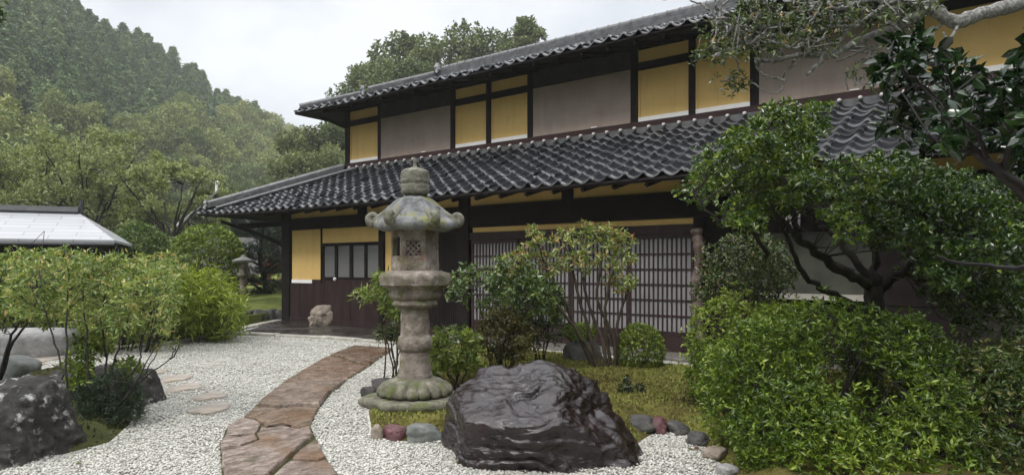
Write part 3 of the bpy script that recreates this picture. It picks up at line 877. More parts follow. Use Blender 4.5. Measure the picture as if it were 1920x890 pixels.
# ================================================================== HOUSE
# local frame: x along the facade from its far left corner, y into the house, z up
SIN_, COS_ = 0.7919, 0.6106
HX, HY = COS_ * 10.47 - SIN_ * 15.55, SIN_ * 10.47 + COS_ * 15.55
house = tag(empty('farmhouse', (HX, HY, 0), -math.atan2(COS_, SIN_)),
            'two storey dark timber farmhouse with ochre plaster panels and wet tiled roofs', 'house')
def lx(px, d=10.47):
    k = (px - 960) / F
    return 15.55 - d * (COS_ - k * SIN_) / (SIN_ + k * COS_)
def zf(px, py, d=10.47):
    return EYE + d / COS_ * (HZ - py) / (px + 700.0)
UY = 1.97             # the upper wall stands this far behind the lower wall
UD = 10.47 + UY
XE = 18.6             # right end, outside the picture

def part(name, mat, mb, parent=house, smooth=False, bevel=0.0):
    return mb.build(name, mat, parent, smooth, bevel=bevel)
def box_part(name, mat, x0, x1, y0, y1, z0, z1, parent=house, bevel=0.0):
    return part(name, mat, MB().box(x0, x1, y0, y1, z0, z1), parent, bevel=bevel)

# solid bodies behind the panels
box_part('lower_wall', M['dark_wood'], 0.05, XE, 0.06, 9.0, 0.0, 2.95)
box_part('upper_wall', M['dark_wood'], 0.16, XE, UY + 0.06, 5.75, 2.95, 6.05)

# ---- upper storey panels
ub = [lx(p, UD) for p in (655, 712, 850, 995, 1190, 1415, 1722)]
zs_b, zs_t, tr_b, tr_t, lint = 4.45, 5.39, 5.55, 5.80, 5.80
def upost(x, w=0.13):
    box_part('post', M['dark_wood'], x - w / 2, x + w / 2, UY - 0.035, UY + 0.055, 4.22, 6.0)
def ochre_up(x0, x1):
    p = box_part('plaster_panel', M['ochre'], x0, x1, UY + 0.012, UY + 0.058, zs_b, zs_t)
    box_part('white_strip', M['white_trim'], x0 + 0.003, x1 - 0.003, UY - 0.006, UY + 0.05, zs_b - 0.10, zs_b - 0.003, p)
    box_part('edge_trim', M['ochre'], x1 - 0.055, x1 - 0.002, UY - 0.004, UY + 0.008, zs_b + 0.002, zs_t - 0.002, p)
    box_part('edge_trim', M['ochre'], x0 + 0.002, x0 + 0.045, UY - 0.004, UY + 0.008, zs_b + 0.002, zs_t - 0.002, p)
    box_part('transom_panel', M['ochre'], x0, x1, UY + 0.012, UY + 0.058, tr_b, tr_t)
def blind_up(x0, x1):
    p = box_part('reed_blind', M['blind'], x0, x1, UY - 0.012, UY + 0.05, 4.36, 5.44)
    box_part('blind_valance', M['blind_top'], x0, x1, UY - 0.03, UY + 0.05, 5.443, 5.83, p)
    box_part('blind_batten', M['blind'], x0 + 0.01, x1 - 0.01, UY - 0.03, UY - 0.014, 4.36, 4.40, p)
    xm = (x0 + x1) / 2 + 0.3
    box_part('cord_hook', M['white_trim'], xm, xm + 0.14, UY - 0.05, UY - 0.031, 4.365, 4.385, p)
W_ = 0.075
upost(ub[0] - 0.06, 0.17); upost(ub[1], 0.10)
ochre_up(ub[0] + 0.03, ub[1] - 0.055)
blind_up(ub[1] + 0.055, ub[2] - W_)
upost(ub[2], 0.14)
m1 = lx(917, UD)
ochre_up(ub[2] + 0.073, m1 - 0.07); upost(m1, 0.135); ochre_up(m1 + 0.07, ub[3] - 0.073); upost(ub[3], 0.14)
blind_up(ub[3] + 0.075, ub[4] - 0.075)
upost(ub[4], 0.15)
m2 = lx(1298, UD)
ochre_up(ub[4] + 0.078, m2 - 0.065); upost(m2, 0.125); ochre_up(m2 + 0.065, ub[5] - 0.078); upost(ub[5], 0.15)
blind_up(ub[5] + 0.08, ub[6] - 0.08)
upost(ub[6], 0.15)
ochre_up(ub[6] + 0.08, XE - 0.2); 
box_part('beam', M['dark_wood'], 0.1, XE, UY - 0.02, UY + 0.056, zs_t + 0.003, tr_b - 0.003) if False else None
for a, b in ((ub[0], ub[1]), (ub[2], ub[3]), (ub[4], ub[5]), (ub[6], XE)):
    box_part('transom_beam', M['dark_wood'], a + 0.06, b - 0.06, UY - 0.022, UY + 0.057, zs_t + 0.003, tr_b - 0.003)
box_part('lintel_beam', M['dark_wood'], 0.12, XE, UY - 0.045, UY + 0.05, 5.835, 6.0)
box_part('sill_beam', M['brown_wood'], 0.10, XE, UY - 0.05, UY + 0.05, 4.20, 4.352)

# ---- lower storey
def lpost(px, w, z0=0.0, z1=2.9, mat='dark_wood', proud=0.05):
    x = lx(px); box_part('post', M[mat], x - w / 2, x + w / 2, -proud, 0.055, z0, z1)
c0 = lx(538)
box_part('post', M['dark_wood'], c0 - 0.16, c0 + 0.16, -0.05, 0.3, 0.0, 2.9)
# band of ochre under the eave, the dark beam and thin ochre band
xs = [c0 + 0.165, lx(672), lx(687), lx(866), lx(881), lx(1058), lx(1072), XE]
for a, b in ((xs[0], xs[1]), (xs[2], xs[3]), (xs[4], xs[5]), (xs[6], XE)):
    box_part('frieze_panel', M['ochre'], a + 0.01, b - 0.01, 0.012, 0.058, 2.683, 2.93)
for p in (679, 1065):
    lpost(p, 0.22, 2.40, 2.92)
box_part('head_beam', M['dark_wood'], c0 + 0.165, lx(872) - 0.14, -0.035, 0.056, 2.39, 2.678)
box_part('head_beam', M['dark_wood'], lx(872) + 0.14, XE, -0.03, 0.056, 2.245, 2.678)
lpost(872, 0.27)
# left end: ochre panel, window, board wall
wl, wr = lx(603), lx(714)
pn = box_part('plaster_panel', M['ochre'], lx(547), wl - 0.02, 0.012, 0.058, 1.13, 2.385)
box_part('white_strip', M['white_trim'], lx(547), wl - 0.022, -0.004, 0.05, 1.04, 1.127, pn)
box_part('plaster_panel', M['ochre'], wl + 0.02, wr - 0.02, 0.012, 0.058, 2.03, 2.385)
box_part('window_post', M['dark_wood'], wl - 0.018, wl + 0.018, -0.02, 0.056, 1.04, 2.385)
lpost(717, 0.16, 0.1, 2.39)
box_part('plaster_panel', M['ochre'], lx(717) + 0.085, lx(738), 0.012, 0.058, 0.95, 2.385)
win = empty('window', (0, 0, 0), 0, house)
fr = MB()
z0, z1 = 1.17, 2.02
pan = [(607.5, 628), (633, 655.5), (661.5, 683.5), (688, 710)]
fr.box(wl + 0.022, wr - 0.022, -0.012, 0.05, z1 - 0.06, z1); fr.box(wl + 0.022, wr - 0.022, -0.012, 0.05, z0 - 0.03, z0 + 0.03)
ex = [wl + 0.022] + [v for a in pan for v in (lx(a[0]), lx(a[1]))] + [wr - 0.022]
for a, b in zip(ex[0::2], ex[1::2]):
    fr.box(a, b, -0.01, 0.05, z0 + 0.032, z1 - 0.062)
fo = part('frame', M['dark_wood'], fr, win)
for a, b in pan:
    box_part('pane', M['curtain'], lx(a) + 0.002, lx(b) - 0.002, 0.02, 0.045, z0 + 0.034, z1 - 0.064, fo)
kn = part('knob', M['white_trim'], MB().lathe([(0.001, -0.045), (0.03, -0.035), (0.045, 0), (0.03, 0.035), (0.001, 0.045)], 10), win, True)
kn.location = (lx(631.5), -0.06, zf(631.5, 523))
bw_ = MB()
e0, e1 = lx(541), lx(740)
nb = 8
for i in range(nb):
    a = e0 + (e1 - e0) * i / nb; b = e0 + (e1 - e0) * (i + 1) / nb
    bw_.box(a + 0.004, b - 0.004, -0.012 + 0.004 * (i % 2), 0.055, 0.06, 1.035 if b < wl + 0.1 else 1.135)
part('board_wall', M['door_wood'], bw_)
box_part('base_beam', M['door_wood'], c0 + 0.165, lx(866), -0.04, 0.05, 0.0, 0.16)
# dark slatted entrance doors between lantern and the post
d0, d1 = lx(742), lx(863)
dw = (d1 - d0) / 2
for i in range(2):
    a, b = d0 + dw * i + 0.01, d0 + dw * (i + 1) - 0.01
    dm = MB()
    for q in (a, b - 0.07): dm.box(q, q + 0.07, -0.02, 0.04, 0.165, 2.2)
    for q in (0.165, 1.02, 2.12): dm.box(a + 0.072, b - 0.072, -0.018, 0.038, q, q + 0.08)
    dr = part('entrance_door', M['dark_wood'], dm)
    sl = MB(); n = 16
    for k in range(n):
        q = a + 0.075 + (b - a - 0.15) * (k + 0.5) / n
        sl.box(q - 0.017, q + 0.017, -0.012, 0.012, 0.247, 1.018); sl.box(q - 0.017, q + 0.017, -0.012, 0.012, 1.102, 2.118)
    part('slats', M['dark_wood'], sl, dr)
    box_part('backing', M['blind_top'], a + 0.073, b - 0.073, 0.02, 0.035, 0.246, 2.119, dr)
# lattice sliding doors with paper
box_part('ochre_band', M['ochre'], lx(886), lx(1310), 0.01, 0.056, 2.145, 2.242)
box_part('door_head', M['door_wood'], lx(872) + 0.14, lx(1312), -0.025, 0.055, 1.99, 2.142)
L0, L1 = lx(886), lx(1303)
nd = 4
for i in range(nd):
    a = L0 + (L1 - L0) * i / nd; b = L0 + (L1 - L0) * (i + 1) / nd
    y = -0.005 if i in (1, 2) else -0.04
    dm = MB()
    for q0, q1 in ((a + 0.003, a + 0.055), (b - 0.055, b - 0.003)): dm.box(q0, q1, y, y + 0.034, 0.11, 1.985)
    dm.box(a + 0.057, b - 0.057, y + 0.002, y + 0.032, 1.92, 1.985)
    dm.box(a + 0.057, b - 0.057, y + 0.002, y + 0.032, 0.335, 0.39)
    dm.box(a + 0.057, b - 0.057, y + 0.008, y + 0.028, 0.11, 0.333)
    dr = part('sliding_door', M['door_wood'], dm)
    lt = MB()
    n = 13
    zz = [0.392 + (1.918 - 0.392) * k / 6 for k in range(7)]
    for k in range(1, n):
        q = a + 0.057 + (b - a - 0.114) * k / n
        lt.box(q - 0.0105, q + 0.0105, y + 0.001, y + 0.02, 0.392, 1.918)
    for q in zz[1:-1]:
        lt.box(a + 0.058, b - 0.058, y + 0.006, y + 0.024, q - 0.012, q + 0.012)
    part('lattice', M['door_wood'], lt, dr)
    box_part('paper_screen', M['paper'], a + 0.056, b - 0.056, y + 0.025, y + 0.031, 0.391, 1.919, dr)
box_part('door_sill', M['door_wood'], lx(872) + 0.14, lx(1312), -0.06, 0.05, 0.0, 0.108)
lpost(1311, 0.16, 0, 2.24)
# right of the doors, seen between the branches
box_part('board_wall', M['dark_wood'], lx(1311) + 0.09, XE, -0.02, 0.055, 0.05, 0.92)  # darker wood than the left boards: shade put into the colour
box_part('wall_ledge', M['kerb'], lx(1430), lx(1640), -0.16, 0.05, 0.98, 1.06)
box_part('plaster_panel', M['grey_plaster'], lx(1430), lx(1635), -0.01, 0.055, 1.063, 1.95)
box_part('board_wall', M['dark_wood'], lx(1645), XE, -0.03, 0.055, 0.925, 1.75)  # wood darkened too, shade painted into its colour
# stone footing under the doors
for a, b, o_ in ((6.2, 7.7, 0.62), (7.72, 9.1, 0.7), (9.12, 10.4, 0.66), (10.42, 11.9, 0.72), (11.92, 13.6, 0.66)):
    box_part('foundation_stone', M['foundation'], a, b, -o_, 0.0, -0.05, 0.055 + 0.01 * ((a * 7) % 2), bevel=0.02)

# ---- tiled roofs
def roof_plane(x0, x1, y0, z0, run, pitch, hip, sori, tw=0.315, exposure=0.285, seed=1):
    """front roof slope as overlapping S tiles; the left edge follows a 45 degree hip"""
    rng = np.random.default_rng(seed)
    sl = math.hypot(1, pitch)
    nrow = int(math.ceil(run * sl / exposure))
    prof = []
    for a in np.linspace(0, 1, 10):
        prof.append((a, -0.042 * math.sin(math.pi * a / 0.66) if a < 0.66 else 0.042 * math.sin(math.pi * (a - 0.66) / 0.34)))
    prof = np.array(prof)
    V, Fq, rn = [], [], []
    base = 0
    ncol = int((x1 - x0) / tw)
    for j in range(nrow):
        ya = y0 + j * exposure / sl
        yb = min(y0 + (j + 1) * exposure / sl + 0.03, y0 + run + 0.04)
        for i in range(ncol):
            xa = x0 + i * tw
            if hip and xa + tw * 0.5 < x0 + (ya - y0): continue
            tz = rng.normal() * 0.002; ty = rng.normal() * 0.010; tx = rng.normal() * 0.008
            rr = rng.uniform(0, 1)
            up = 0.036 if j else 0.045
            for (yy, lift, k) in ((ya, up - 0.034, 0), (ya, up - 0.006, 1), (ya + 0.022, up, 2), (ya + 0.085, up - 0.010, 3), (yb, 0.004, 4)):
                for a, h in prof:
                    x = xa + a * tw
                    zz = z0 + (yy - y0) * pitch + h + lift + tz + (ty if k < 4 else 0) + tx * (a - 0.5)
                    zz += sori * max(0.0, 1 - (x - x0) / 2.6) ** 2 * max(0.0, 1 - (yy - y0) / run)
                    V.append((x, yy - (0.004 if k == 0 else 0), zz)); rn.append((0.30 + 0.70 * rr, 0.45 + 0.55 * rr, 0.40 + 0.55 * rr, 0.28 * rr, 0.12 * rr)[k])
            n = len(prof)
            for r_ in range(4):
                for k in range(n - 1):
                    Fq.append((base + r_ * n + k, base + r_ * n + k + 1, base + (r_ + 1) * n + k + 1, base + (r_ + 1) * n + k))
            base += 5 * n
    return np_mesh('tiles', np.array(V), [np.array(Fq)], rnd=np.array(rn))
def smooth_by_angle(me):
    me.polygons.foreach_set("use_smooth", [True] * len(me.polygons))
    me.set_sharp_from_angle(angle=R(35))

def ridge_line(name, a, b, r, parent, stack=0.0, seg=0.3, mat='ridge_tile', sag=0.0):
    """round cap tiles laid end to end over a stack of flat ones"""
    a, b = Vector(a), Vector(b)
    L = (b - a).length; n = max(2, int(L / seg)); d = (b - a) / n
    m = MB()
    f = lambda t: a + (b - a) * t + Vector((0, 0, sag * (2 * t - 1) ** 2 * (1 if t < 0.5 else 0)))
    for k in range(n):
        p, q = f(k / n), f((k + 1) / n)
        e = (q - p) * 0.04
        m.tube([p, p + e, p + e * 1.01, q + e], [r * 1.12, r * 1.12, r, r * 0.97], 10)
    o = m.build(name, M[mat], parent, True)
    o.data.set_sharp_from_angle(angle=R(40))
    if stack:
        side = Vector((-(b - a).y, (b - a).x, 0)).normalized()
        s = MB()
        for lay in range(3):
            w = r * (1.55 - 0.18 * lay); z0 = -stack + stack * lay / 3; z1 = z0 + stack / 3 - 0.012
            for k in range(n):
                p, q = f(k / n), f((k + 1) / n)
                p = p + (q - p) * 0.01
                bq = len(s.v)
                for zz in (z0, z1):
                    for c in (p - side * w, q - side * w, q + side * w, p + side * w):
                        s.v.append((c.x, c.y, c.z + zz))
                for qd in ((3, 2, 1, 0), (4, 5, 6, 7), (0, 1, 5, 4), (1, 2, 6, 5), (2, 3, 7, 6), (3, 0, 4, 7)):
                    s.face([bq + i for i in qd])
        s.build('flat_tiles', M['ridge_tile'], o)
    return o

def onigawara(p, d, parent, s=1.0):
    """end ornament: a round tile face with shoulders, facing direction d"""
    d = Vector((d[0], d[1], 0)).normalized(); p = Vector(p)
    m = MB()
    m.tube([p, p + d * 0.10 * s], [0.16 * s, 0.15 * s], 14)
    m.tube([p + d * 0.1 * s, p + d * 0.13 * s], [0.10 * s, 0.08 * s], 12)
    sd = Vector((-d.y, d.x, 0))
    for q in (-1, 1):
        m.tube([p + sd * 0.13 * s * q + Vector((0, 0, -0.06 * s)), p + sd * 0.22 * s * q + Vector((0, 0, -0.14 * s)) + d * 0.04, p + sd * 0.25 * s * q + Vector((0, 0, -0.2 * s))], [0.07 * s, 0.06 * s, 0.04 * s], 8)
    o = m.build('ridge_end_ornament', M['ridge_tile'], parent, True)
    o.data.set_sharp_from_angle(angle=R(40))
    return o

def roof(name, x0, y0, z0, run, pitch, sori, xe, wall_y, seed, side_depth, label_z):
    me = roof_plane(x0, xe, y0, z0, run, pitch, True, sori, seed=seed)
    smooth_by_angle(me)
    ro = link(name, me, M['tile'], house)
    # body under the tiles: front slope, left slope, soffit
    ztop = z0 + run * pitch
    zc = z0 + sori
    b = MB()
    t_ = 0.015
    b.v = [(x0 + 0.05, y0 + 0.05, zc - 0.05), (xe, y0 + 0.05, z0 - 0.05), (xe, y0 + run, ztop - 0.05), (x0 + run, y0 + run, ztop - 0.05),
           (x0 + 0.05, y0 + side_depth, z0 - 0.03), (x0 + run, y0 + side_depth, ztop - 0.05),
           (x0 + 2.6, y0 + 0.05, z0 - 0.05)]
    b.face([6, 1, 2, 3]); b.face([0, 6, 3]); b.face([4, 0, 3, 5])
    b.build('roof_deck', M['tile'], ro)
    s = MB()                           # sloping soffit boards
    dz = 0.085
    s.v = [(x0 + 0.06, y0 + 0.06, zc - dz), (x0 + 2.6, y0 + 0.06, z0 - dz), (xe, y0 + 0.06, z0 - dz), (xe, wall_y + 0.1, z0 + (wall_y + 0.1 - y0) * pitch * 0.6 - dz),
           (x0 + (wall_y - y0) + 0.1, wall_y + 0.1, z0 + (wall_y + 0.1 - y0) * pitch * 0.6 - dz), (x0 + 0.06, y0 + side_depth, z0 - dz), (x0 + (wall_y - y0) + 0.1, y0 + side_depth, z0 + (wall_y - y0) * pitch * 0.6 - dz)]
    s.face([4, 3, 2, 1]); s.face([4, 1, 0]); s.face([6, 4, 0, 5])
    s.build('soffit', M['dark_wood'], ro)
    f = MB()                           # fascia under the tile edge
    f.tube([(x0 + 0.03, y0 + 0.035, zc - 0.05), (x0 + 0.9, y0 + 0.035, z0 + sori * 0.43 - 0.05), (x0 + 2.6, y0 + 0.035, z0 - 0.05), (xe, y0 + 0.035, z0 - 0.05)], 0.04, 4)
    f.tube([(x0 + 0.035, y0 + 0.03, zc - 0.05), (x0 + 0.035, y0 + side_depth, z0 - 0.05)], 0.04, 4)
    f.build('fascia', M['dark_wood'], ro)
    return ro, ztop

lower, lz = roof('lower_roof', -2.77, -0.90, 2.84, 2.86, 0.46, 0.10, XE, 0.0, 3, 7.0, 0)
upper, uz = roof('upper_roof', -0.95, 0.93, 5.74, 2.94, 0.385, 0.05, XE, UY, 4, 5.9, 0)
# rafters under both eaves
for (y0, y1, z0, pitch, x0, ro, xa) in ((-0.84, 0.0, 2.84, 0.46, -2.77, lower, 0.3), (0.99, UY, 5.74, 0.385, -0.95, upper, 0.3)):
    n = 32
    rm = MB(); rm.tube([(0, y0, -0.12), (0, y1 + 0.05, (y1 + 0.05 - y0) * pitch * 0.6 - 0.12)], 0.045, 4)
    rme = rm.mesh('rafter'); rme.materials.append(M['dark_wood'])
    for k in range(n):
        x = xa + (XE - 0.3 - xa) * k / (n - 1)
        o = bpy.data.objects.new('rafter', rme); COL.objects.link(o); o.parent = ro; o.location = (x, 0, z0)
# lower roof: row of white lime dots and cap tiles against the upper wall
ty, tz = UY - 0.10, lz + 0.02
m = MB()
m.box(0.2, XE, ty + 0.0, UY - 0.052, tz - 0.1, tz + 0.05)
part('roof_flashing', M['ridge_tile'], m, lower)
m = MB(); m.tube([(0, ty - 0.07, tz + 0.015), (0, ty - 0.04, tz + 0.035), (0, ty + 0.01, tz + 0.045)], [0.02, 0.036, 0.034], 8)
dme = m.mesh('lime_plaster_dot', True); dme.materials.append(M['tile_dot'])
for k in range(int((XE - 0.2) / 0.315)):
    x = -2.77 + 0.315 * math.ceil((0.2 + 2.77) / 0.315) + 0.315 * k - 0.05
    o = bpy.data.objects.new('lime_plaster_dot', dme); COL.objects.link(o); o.parent = lower; o.location = (x, 0, 0)
# hips
def hip_pt(x0, y0, z0, pitch, s, up=0.0, sori=0.1, run=2.86):
    return Vector((x0 + s, y0 + s, z0 + s * pitch + up + sori * max(0, 1 - s / 2.6) ** 2 * (1 - s / run)))
hl = ridge_line('hip_ridge', hip_pt(-2.77, -0.9, 2.84, 0.46, 0.22, 0.17), hip_pt(-2.77, -0.9, 2.84, 0.46, 2.80, 0.16), 0.085, lower, 0.13)
onigawara(hip_pt(-2.77, -0.9, 2.84, 0.46, 0.2, 0.15), (-1, -1), lower, 0.8)
ridge_line('verge_ridge', hip_pt(-2.77, -0.9, 2.84, 0.46, 0.10, 0.05) + Vector((0.75, 0, 0)), hip_pt(-2.77, -0.9, 2.84, 0.46, 2.70, 0.07) + Vector((0.62, 0, 0)), 0.05, lower, 0.0, 0.3)
s1 = 1.45
ridge_line('hip_ridge', hip_pt(-0.95, 0.93, 5.74, 0.385, 0.12, 0.10, 0.05, 2.94), hip_pt(-0.95, 0.93, 5.74, 0.385, s1 - 0.05, 0.10, 0.05, 2.94), 0.085, upper, 0.08)
ridge_line('hip_ridge', hip_pt(-0.95, 0.93, 5.74, 0.385, s1, 0.17, 0.05, 2.94), hip_pt(-0.95, 0.93, 5.74, 0.385, 2.90, 0.17, 0.05, 2.94), 0.09, upper, 0.13)
onigawara(hip_pt(-0.95, 0.93, 5.74, 0.385, s1 - 0.08, 0.16, 0.05, 2.94), (-1, -1), upper, 0.95)
mr = ridge_line('main_ridge', (1.99, 3.87, uz + 0.24), (XE, 3.87, uz + 0.24), 0.10, upper, 0.22)
onigawara((1.90, 3.80, uz + 0.26), (-1, -0.6), upper, 1.0)
b = MB(); b.v = [(1.99, 3.87, uz - .05), (XE, 3.87, uz - .05), (XE, 6.9, uz - 1.15), (-0.95, 6.9, uz - 1.15)]; b.face([0, 1, 2, 3]); b.build('rear_slope', M['tile'], upper)
# struts carrying the left overhangs
m = MB(); m.tube([(-0.02, 0.0, 2.0), (-0.9, -0.2, 2.32), (-2.1, -0.55, 2.68)], [0.05, 0.05, 0.045], 6); part('eave_brace', M['dark_wood'], m)
m = MB(); m.tube([(0.12, UY - 0.02, 5.35), (-0.5, UY - 0.5, 5.68)], [0.045, 0.045], 6); part('eave_brace', M['dark_wood'], m)
m = MB(); m.box(-2.3, -0.1, 0.05, 0.17, 2.52, 2.66); part('eave_beam', M['dark_wood'], m)

M['lamp_glass'] = simple('milky_lamp_glass', (0.22, 0.20, 0.22), (0.30, 0.28, 0.30), 5, 0.35, 0.0)
# gnarled post beside the last door
p0 = G(1318, 640)
rng = np.random.default_rng(4)
pz = [0, 0.3, 0.6, 0.9, 1.2, 1.5, 1.75, 1.9, 2.05]
q = [Vector((lx(1322) , -0.28, z)) for z in pz]
pts, rad = smooth_poly([v + Vector((rng.normal() * 0.02, rng.normal() * 0.02, 0)) for v in q], [0.085 + rng.uniform(-0.02, 0.02) for _ in pz], 4)
rad = [r_ * (1 + 0.16 * math.sin(i * 1.9) + 0.08 * math.sin(i * 4.1)) for i, r_ in enumerate(rad)]
gp = MB().tube(pts, rad, 12).build('gnarled_post', M['log'], None, True)
gp.location = house.location; gp.rotation_euler = house.rotation_euler
tag(gp, 'gnarled pale log standing upright beside the last lattice door', 'log post')
m = MB()
m.lathe([(0.05, -0.15), (0.085, -0.13), (0.088, 0.10), (0.06, 0.15), (0.02, 0.16)], 16)
lamp = m.build('hanging_lamp', M['lamp_glass'], None, True, loc=P(1486, 417, 8.3))
m = MB(); m.lathe([(0.02, 0.161), (0.045, 0.17), (0.045, 0.2), (0.008, 0.22), (0.008, 1.02)], 12); m.build('lamp_stem', M['dark_wood'], lamp, True)
tag(lamp, 'small pale cylindrical lamp hanging under the eave behind the branches', 'lamp')

# stone beside the wall
small_rock('garden_stone', 21, tuple(G(606, 609, 0.035) + Vector((0, 0.1, 0.2))), (0.36, 0.26, 0.30), M['rock_cream'], 0.3, 5, 0.16,
           'pale lumpy stone standing on the paving against the dark board wall', 'stone')
small_rock('garden_stone', 22, tuple(G(1297, 668)) , (0.2, 0.16, 0.1), M['rock_pale'], 0.3, 4, 0.08,
           'small pale flat stone on the footing below the last lattice door', 'stone')
small_rock('garden_stone', 23, tuple(G(584, 606, 0.03)), (0.06, 0.05, 0.05), M['rock_pale'], 0.3, 3, 0.08,
           'tiny white pebble beside the pale lumpy stone', 'stone')

# ================================================================== STONE LANTERN
LY = 7.15
LS = LY / F
lanx = (778 - 960) / F * LY
lantern = tag(empty('stone_lantern', (lanx, LY, 0), R(4)), 'tall mossy stone garden lantern with a hexagonal scrolled roof', 'stone lantern')
def lz_(y): return EYE + (HZ - y) * LS
lr = np.random.default_rng(8)
def rough(amp, fr):
    def f(r, z, t):
        v = Vector((math.cos(t) * r * fr, math.sin(t) * r * fr, z * fr))
        return r * (1 + amp * mnoise.fractal(v * 1.5, 1.0, 2, 4)) 
    return f
def dens(prof, step=0.025):
    out = []
    for (r0, z0), (r1, z1) in zip(prof, prof[1:]):
        n = max(1, int(math.hypot(r1 - r0, z1 - z0) / step))
        for k in range(n):
            out.append((r0 + (r1 - r0) * k / n, z0 + (z1 - z0) * k / n))
    out.append(prof[-1])
    return out
# slab: rough hexagon
m = MB(); m.lathe(dens([(0.30, -0.05), (0.50, -0.03), (0.54, 0.01), (0.57, 0.05), (0.575, 0.085), (0.54, 0.11), (0.30, 0.12)]), 48, 1.0, R(8), wob=rough(0.05, 4))
m.build('base_slab', M['lantern_green'], lantern, True)
# lotus base with petals
def petal(r, z, t):
    w = abs(math.sin(t * 9))
    edge = min(1, max(0, (r - 0.2) / 0.16))
    return r * (1 + edge * (0.13 * w ** 0.5 - 0.09)) * (1 + 0.02 * mnoise.noise(Vector((t * 3, z * 20, 2))))
m = MB(); m.lathe(dens([(0.31, 0.12), (0.375, 0.13), (0.385, 0.16), (0.37, 0.20), (0.325, 0.245), (0.27, 0.275), (0.22, 0.285), (0.21, 0.30)], 0.02), 144, wob=petal)
m.build('lotus_base', M['lantern_green'], lantern, True)
# column
cb, ct = 0.295, lz_(575)
rg0, rg1 = lz_(654), lz_(630)
m = MB(); m.lathe(dens([(0.1849, cb - 0.02), (0.1849, cb + 0.03), (0.1677, cb + 0.07), (0.1565, rg0 - 0.09), (0.1531, rg0 - 0.01), (0.1720, rg0), (0.1832, (rg0 + rg1) / 2), (0.1720, rg1), (0.1531, rg1 + 0.01),
                       (0.1462, rg1 + 0.15), (0.1479, ct - 0.06), (0.1591, ct)], 0.02), 48, wob=rough(0.0430, 7))
m.build('column', M['lantern'], lantern, True)
# platform, hexagonal, three tiers
pb = ct
z1_, z2_, z3_ = lz_(558), lz_(540), lz_(512)
m = MB()
m.lathe(dens([(0.18, pb - 0.01), (0.215, pb), (0.235, pb + 0.03), (0.215, z1_ - 0.02)]), 48, 0.4, 0, wob=rough(0.03, 8))
m.lathe(dens([(0.20, z1_ - 0.03), (0.25, z1_ - 0.01), (0.275, z1_ + 0.03), (0.27, z2_ - 0.02), (0.30, z2_), (0.365, z2_ + 0.035), (0.372, z3_ - 0.03), (0.35, z3_), (0.27, z3_ + 0.03), (0.2, z3_ + 0.03)]), 48, 1.0, 0, wob=rough(0.03, 8))
o = m.build('platform', M['lantern'], lantern, True); o.data.set_sharp_from_angle(angle=R(45))
# fire box: six posts, sill, head, lattice window in the front, openings at the sides
fz0, fz1 = z3_ + 0.02, lz_(432)
sill = fz0 + 0.16
Rb = 0.245
m = MB()
m.lathe(dens([(Rb, fz0), (Rb + 0.005, fz0 + 0.06), (Rb, sill)], 0.03), 48, 1.0, 0, wob=rough(0.02, 10))
m.lathe(dens([(Rb, fz1 - 0.07), (Rb + 0.01, fz1)], 0.03), 48, 1.0, 0, wob=rough(0.02, 10))
for k in range(6):
    t = k * math.pi / 3
    u_ = Vector((math.cos(t), math.sin(t), 0))
    for s_ in (-1, 1):
        w_ = Vector((-u_.y, u_.x, 0)) * s_
        fdir = (Vector((math.cos(t + s_ * math.pi / 3), math.sin(t + s_ * math.pi / 3), 0)) * Rb - u_ * Rb).normalized()
        a = u_ * Rb; bq = a + fdir * 0.032
        inn = -(u_ + Vector((math.cos(t + s_ * math.pi / 3), math.sin(t + s_ * math.pi / 3), 0))).normalized() * 0.055
        pts = [a, bq, bq + inn, a - u_ * 0.05]
        if s_ < 0: pts.reverse()
        m.prism([(p.x, p.y) for p in pts], sill - 0.01, fz1 - 0.06)
fb = m.build('fire_box', M['lantern'], lantern); 
# front face carries a thick slab with a diamond lattice; front is -y: between corners at 240 and 300 degrees
def face_frame(k):
    t0, t1 = k * math.pi / 3, (k + 1) * math.pi / 3
    a = Vector((math.cos(t0), math.sin(t0), 0)) * Rb; b = Vector((math.cos(t1), math.sin(t1), 0)) * Rb
    return a, b
def face_part(k, name, lattice):
    a, b = face_frame(k)
    d = (b - a).normalized(); nn = Vector((d.y, -d.x, 0))
    L = (b - a).length
    m = MB()
    def bar(u0, z0, u1, z1, w, th=0.025, dep=0.012):
        p = a + d * u0 - nn * dep; q = a + d * u1 - nn * dep
        m.tube([(p.x, p.y, z0), (q.x, q.y, z1)], w, 4)
    def slabq(u0, u1, z0, z1, dep0=0.004, dep1=0.05):
        ps = [a + d * u0 - nn * dep0, a + d * u1 - nn * dep0, a + d * u1 - nn * dep1, a + d * u0 - nn * dep1]
        m.prism([(p.x, p.y) for p in ps], z0, z1)
    wz0, wz1 = lz_(482), lz_(452)
    if lattice:
        slabq(0.03, L - 0.03, sill - 0.005, wz0); slabq(0.03, L - 0.03, wz1, fz1 - 0.06)
        x0, x1 = 0.045, L - 0.045
        slabq(0.03, x0, wz0, wz1); slabq(x1, L - 0.03, wz0, wz1)
        w = x1 - x0; h = wz1 - wz0
        n = 3
        for i in range(-n, n + 1):
            for sg in (1, -1):
                pts = []
                for tt in np.linspace(0, 1, 40):
                    u = x0 + w * tt; z = wz0 + h * (tt * sg + (0 if sg > 0 else 1) + i * 0.36 )
                    if wz0 <= z <= wz1: pts.append((u, z))
                if len(pts) > 2: bar(pts[0][0], pts[0][1], pts[-1][0], pts[-1][1], 0.0095)
    return m.build(name, M['lantern'], fb)
face_part(4, 'lattice_window', True)
face_part(1, 'lattice_window', True)
